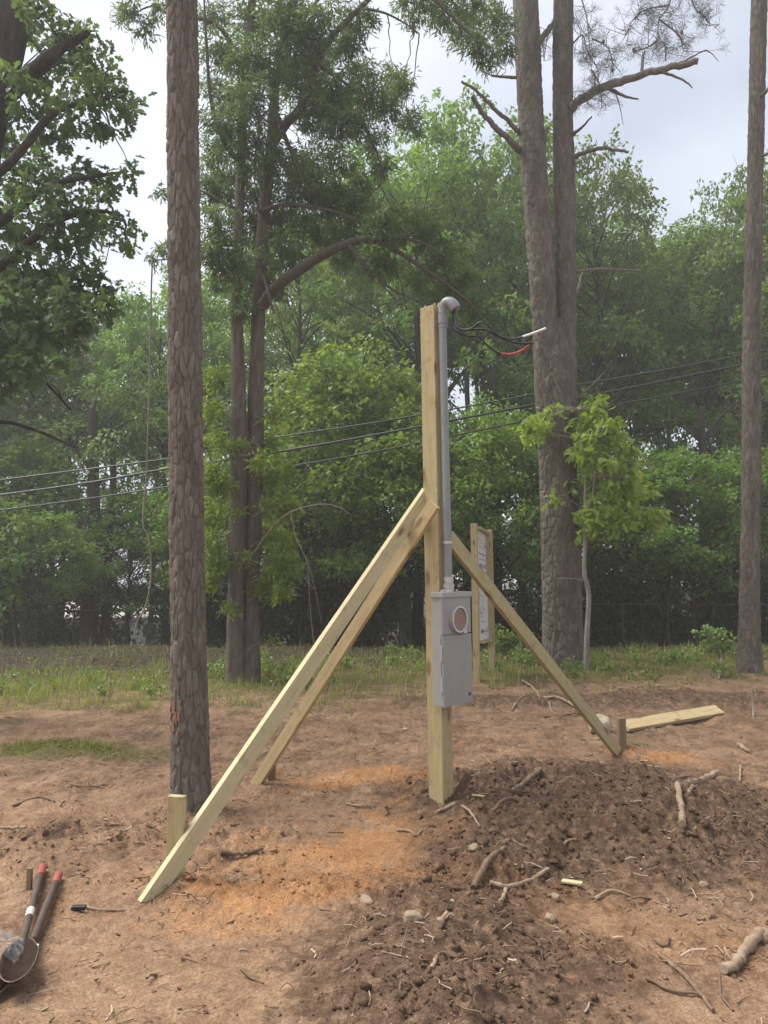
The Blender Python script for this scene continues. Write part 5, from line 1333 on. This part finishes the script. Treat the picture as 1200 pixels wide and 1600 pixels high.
def grass(n, area, h0, h1, lab, mat, w=.0045):
    xs_, ys_ = area(n); dens = masks(xs_, ys_)[2]; keep = rg.rand(len(xs_)) < dens * .95 + .01
    xs_, ys_ = xs_[keep], ys_[keep]; n = len(xs_); zb = height(xs_, ys_)
    cl_ = sstep(-.3, .6, fbm(xs_ * 1.3, ys_ * 1.3, 3, 71)); hh = (h0 + (h1 - h0) * rg.rand(n) ** 2.2) * (.45 + .75 * cl_)
    a = rg.uniform(0, 6.28, n); le = rg.normal(size=(n, 2)) * .42; sv = np.stack([np.cos(a), np.sin(a), 0 * a], 1) * (w * rg.uniform(.6, 1.4, n))[:, None]
    B = np.stack([xs_, ys_, zb - .01], 1); Mi = B + np.stack([le[:, 0] * hh * .3, le[:, 1] * hh * .3, hh * .6], 1); T_ = B + np.stack([le[:, 0] * hh, le[:, 1] * hh, hh * .95], 1)
    V = np.stack([B - sv, B + sv, Mi + sv * .8, Mi - sv * .8, T_], 1).reshape(-1, 3); o5 = (np.arange(n) * 5)[:, None]
    ti = np.clip(rg.normal(.45, .25, n), 0, 1)
    return tag(link('grass', np_mesh('grass', V, quads=o5 + np.array([[0, 1, 2, 3]]), tris=o5 + np.array([[3, 2, 4]]), fattr={'tint': np.concatenate([ti, ti])}), M[mat]), lab, 'grass', None, 'stuff')
def band(n):
    y_ = rg.uniform(8.4, 17.5, n); return rg.uniform(-1, 1, n) * (y_ * .58), y_
grass(85000, band, .02, .25, 'thin patchy yellowish grass along the front of the wood', 'grass')
def moss(n):
    c_ = flat(130, 1172); a_, b_ = c_[0] + rg.normal(size=n) * .9, c_[1] + rg.normal(size=n) * .33
    k_ = fbm(a_ * 2.2, b_ * 2.2, 3, 19) > rg.normal(size=n) * .25 - .02; return a_[k_], b_[k_]
grass(20000, moss, .02, .06, 'short mossy green grass patch on the dirt at left', 'moss', .004)
# fallen leaves at the wood edge
n = 9000; y_ = rg.uniform(9.5, 17.5, n) ; x_ = rg.uniform(-1, 1, n) * y_ * .57
keep = rg.rand(n) < np.clip(masks(x_, y_)[3] + .12, 0, 1); x_, y_ = x_[keep], y_[keep]; n = len(x_)
an = rg.uniform(0, 6.28, n)
M['fallen'] = m_leaf('dead_leaves', [(.040, .028, .015), (.075, .053, .028), (.14, .10, .055)], .1, 0)
tag(link('leaf_litter', leaf_mesh('leaf_litter', np.stack([x_, y_, height(x_, y_) + .012], 1), np.stack([np.cos(an), np.sin(an), rg.normal(size=n) * .25], 1), unit(np.array([0, 0, 1.]) + rg.normal(size=(n, 3)) * .35), rg.uniform(.03, .075, n), rg.uniform(.02, .045, n), rg.rand(n)), M['fallen']), 'dry brown fallen leaves on the shaded ground at the wood edge', 'leaf litter', None, 'stuff')
# leafy weeds along the wood edge
cs, rr = [], []
for i in range(120):
    y0_ = rg.uniform(9.3, 14); x0_ = rg.uniform(-1, 1) * y0_ * .56
    if rg.rand() > masks(np.array([x0_]), np.array([y0_]))[2][0]: continue
    cs.append([x0_, y0_, hz(x0_, y0_) + rg.uniform(.05, .16)]); rr.append(rg.uniform(.06, .16))
for a, b_ in [(1085, 1032), (1060, 1035), (1040, 1040), (990, 1036), (1140, 1030), (940, 1040), (1125, 1060), (760, 1035), (345, 1062), (610, 1025), (640, 1030), (815, 1040), (840, 1038), (355, 1050), (420, 1060)]:
    g_ = G(a, b_); cs.append(g_ + UP * .12); rr.append(.17)
C, D, N, Ln, W, T = sprays(rg, np.array(cs), rr, 900, 5, .10, .06, .035, .7, .0)
tag(link('weeds', leaf_mesh('weeds', C, D, N, Ln, W, T), M['weed']), 'low leafy weeds dotted through the grass at the wood edge', 'weeds', None, 'stuff')
for px, py, hgt, lab in [(1122, 1003, .55, 'leafy weed standing tall in the shade left of the right pine'), (790, 1000, .5, 'tall pale weed stems right of the board sign')]:
    g_ = G(px, py + 28); w_ = empty('weed_plant', tuple(g_)); tag(w_, lab, 'plant', 'tall weeds'); mb = MB(); cs = []
    for i in range(6):
        e_ = g_ + np.array([rg.normal() * .16, rg.normal() * .12, hgt * rg.uniform(.5, 1)]); limb(mb, g_, e_, .006, .003, rg, .05, 4, 5); cs += [e_, (e_ + g_) / 2]
    mb.build('stems', M['weed'] if False else M['palebark'], w_)
    C, D, N, Ln, W, T = sprays(rg, np.array(cs), [.14] * len(cs), 500, 4, .12, .09, .05, .7, .0)
    link('leaves', leaf_mesh('leaves', C, D, N, Ln, W, T, org=ORG[w_]), M['weed'], w_)

# ------------------------------------------------------------------ thin haze volume, added to stand for the lens veil
if HAZE > 0:
    X_, Y_, Z_ = np.array([1., 0, 0]), np.array([0, 1., 0]), np.array([0, 0, 1.])
    hm = NT('haze'); hm.t.nodes.remove(hm.out); ho = hm.t.nodes.new('ShaderNodeOutputMaterial')
    pv = hm.t.nodes.new('ShaderNodeVolumePrincipled'); pv.inputs['Density'].default_value = HAZE; pv.inputs['Color'].default_value = (.99, 1.0, .99, 1)
    pv.inputs['Anisotropy'].default_value = .3
    hm.t.links.new(pv.outputs[0], ho.inputs['Volume'])
    tag(MB().box([0, 105, 10.4], [X_, Y_, Z_], [175, 180, 14.0]).build('haze', hm.m), kind='stuff')
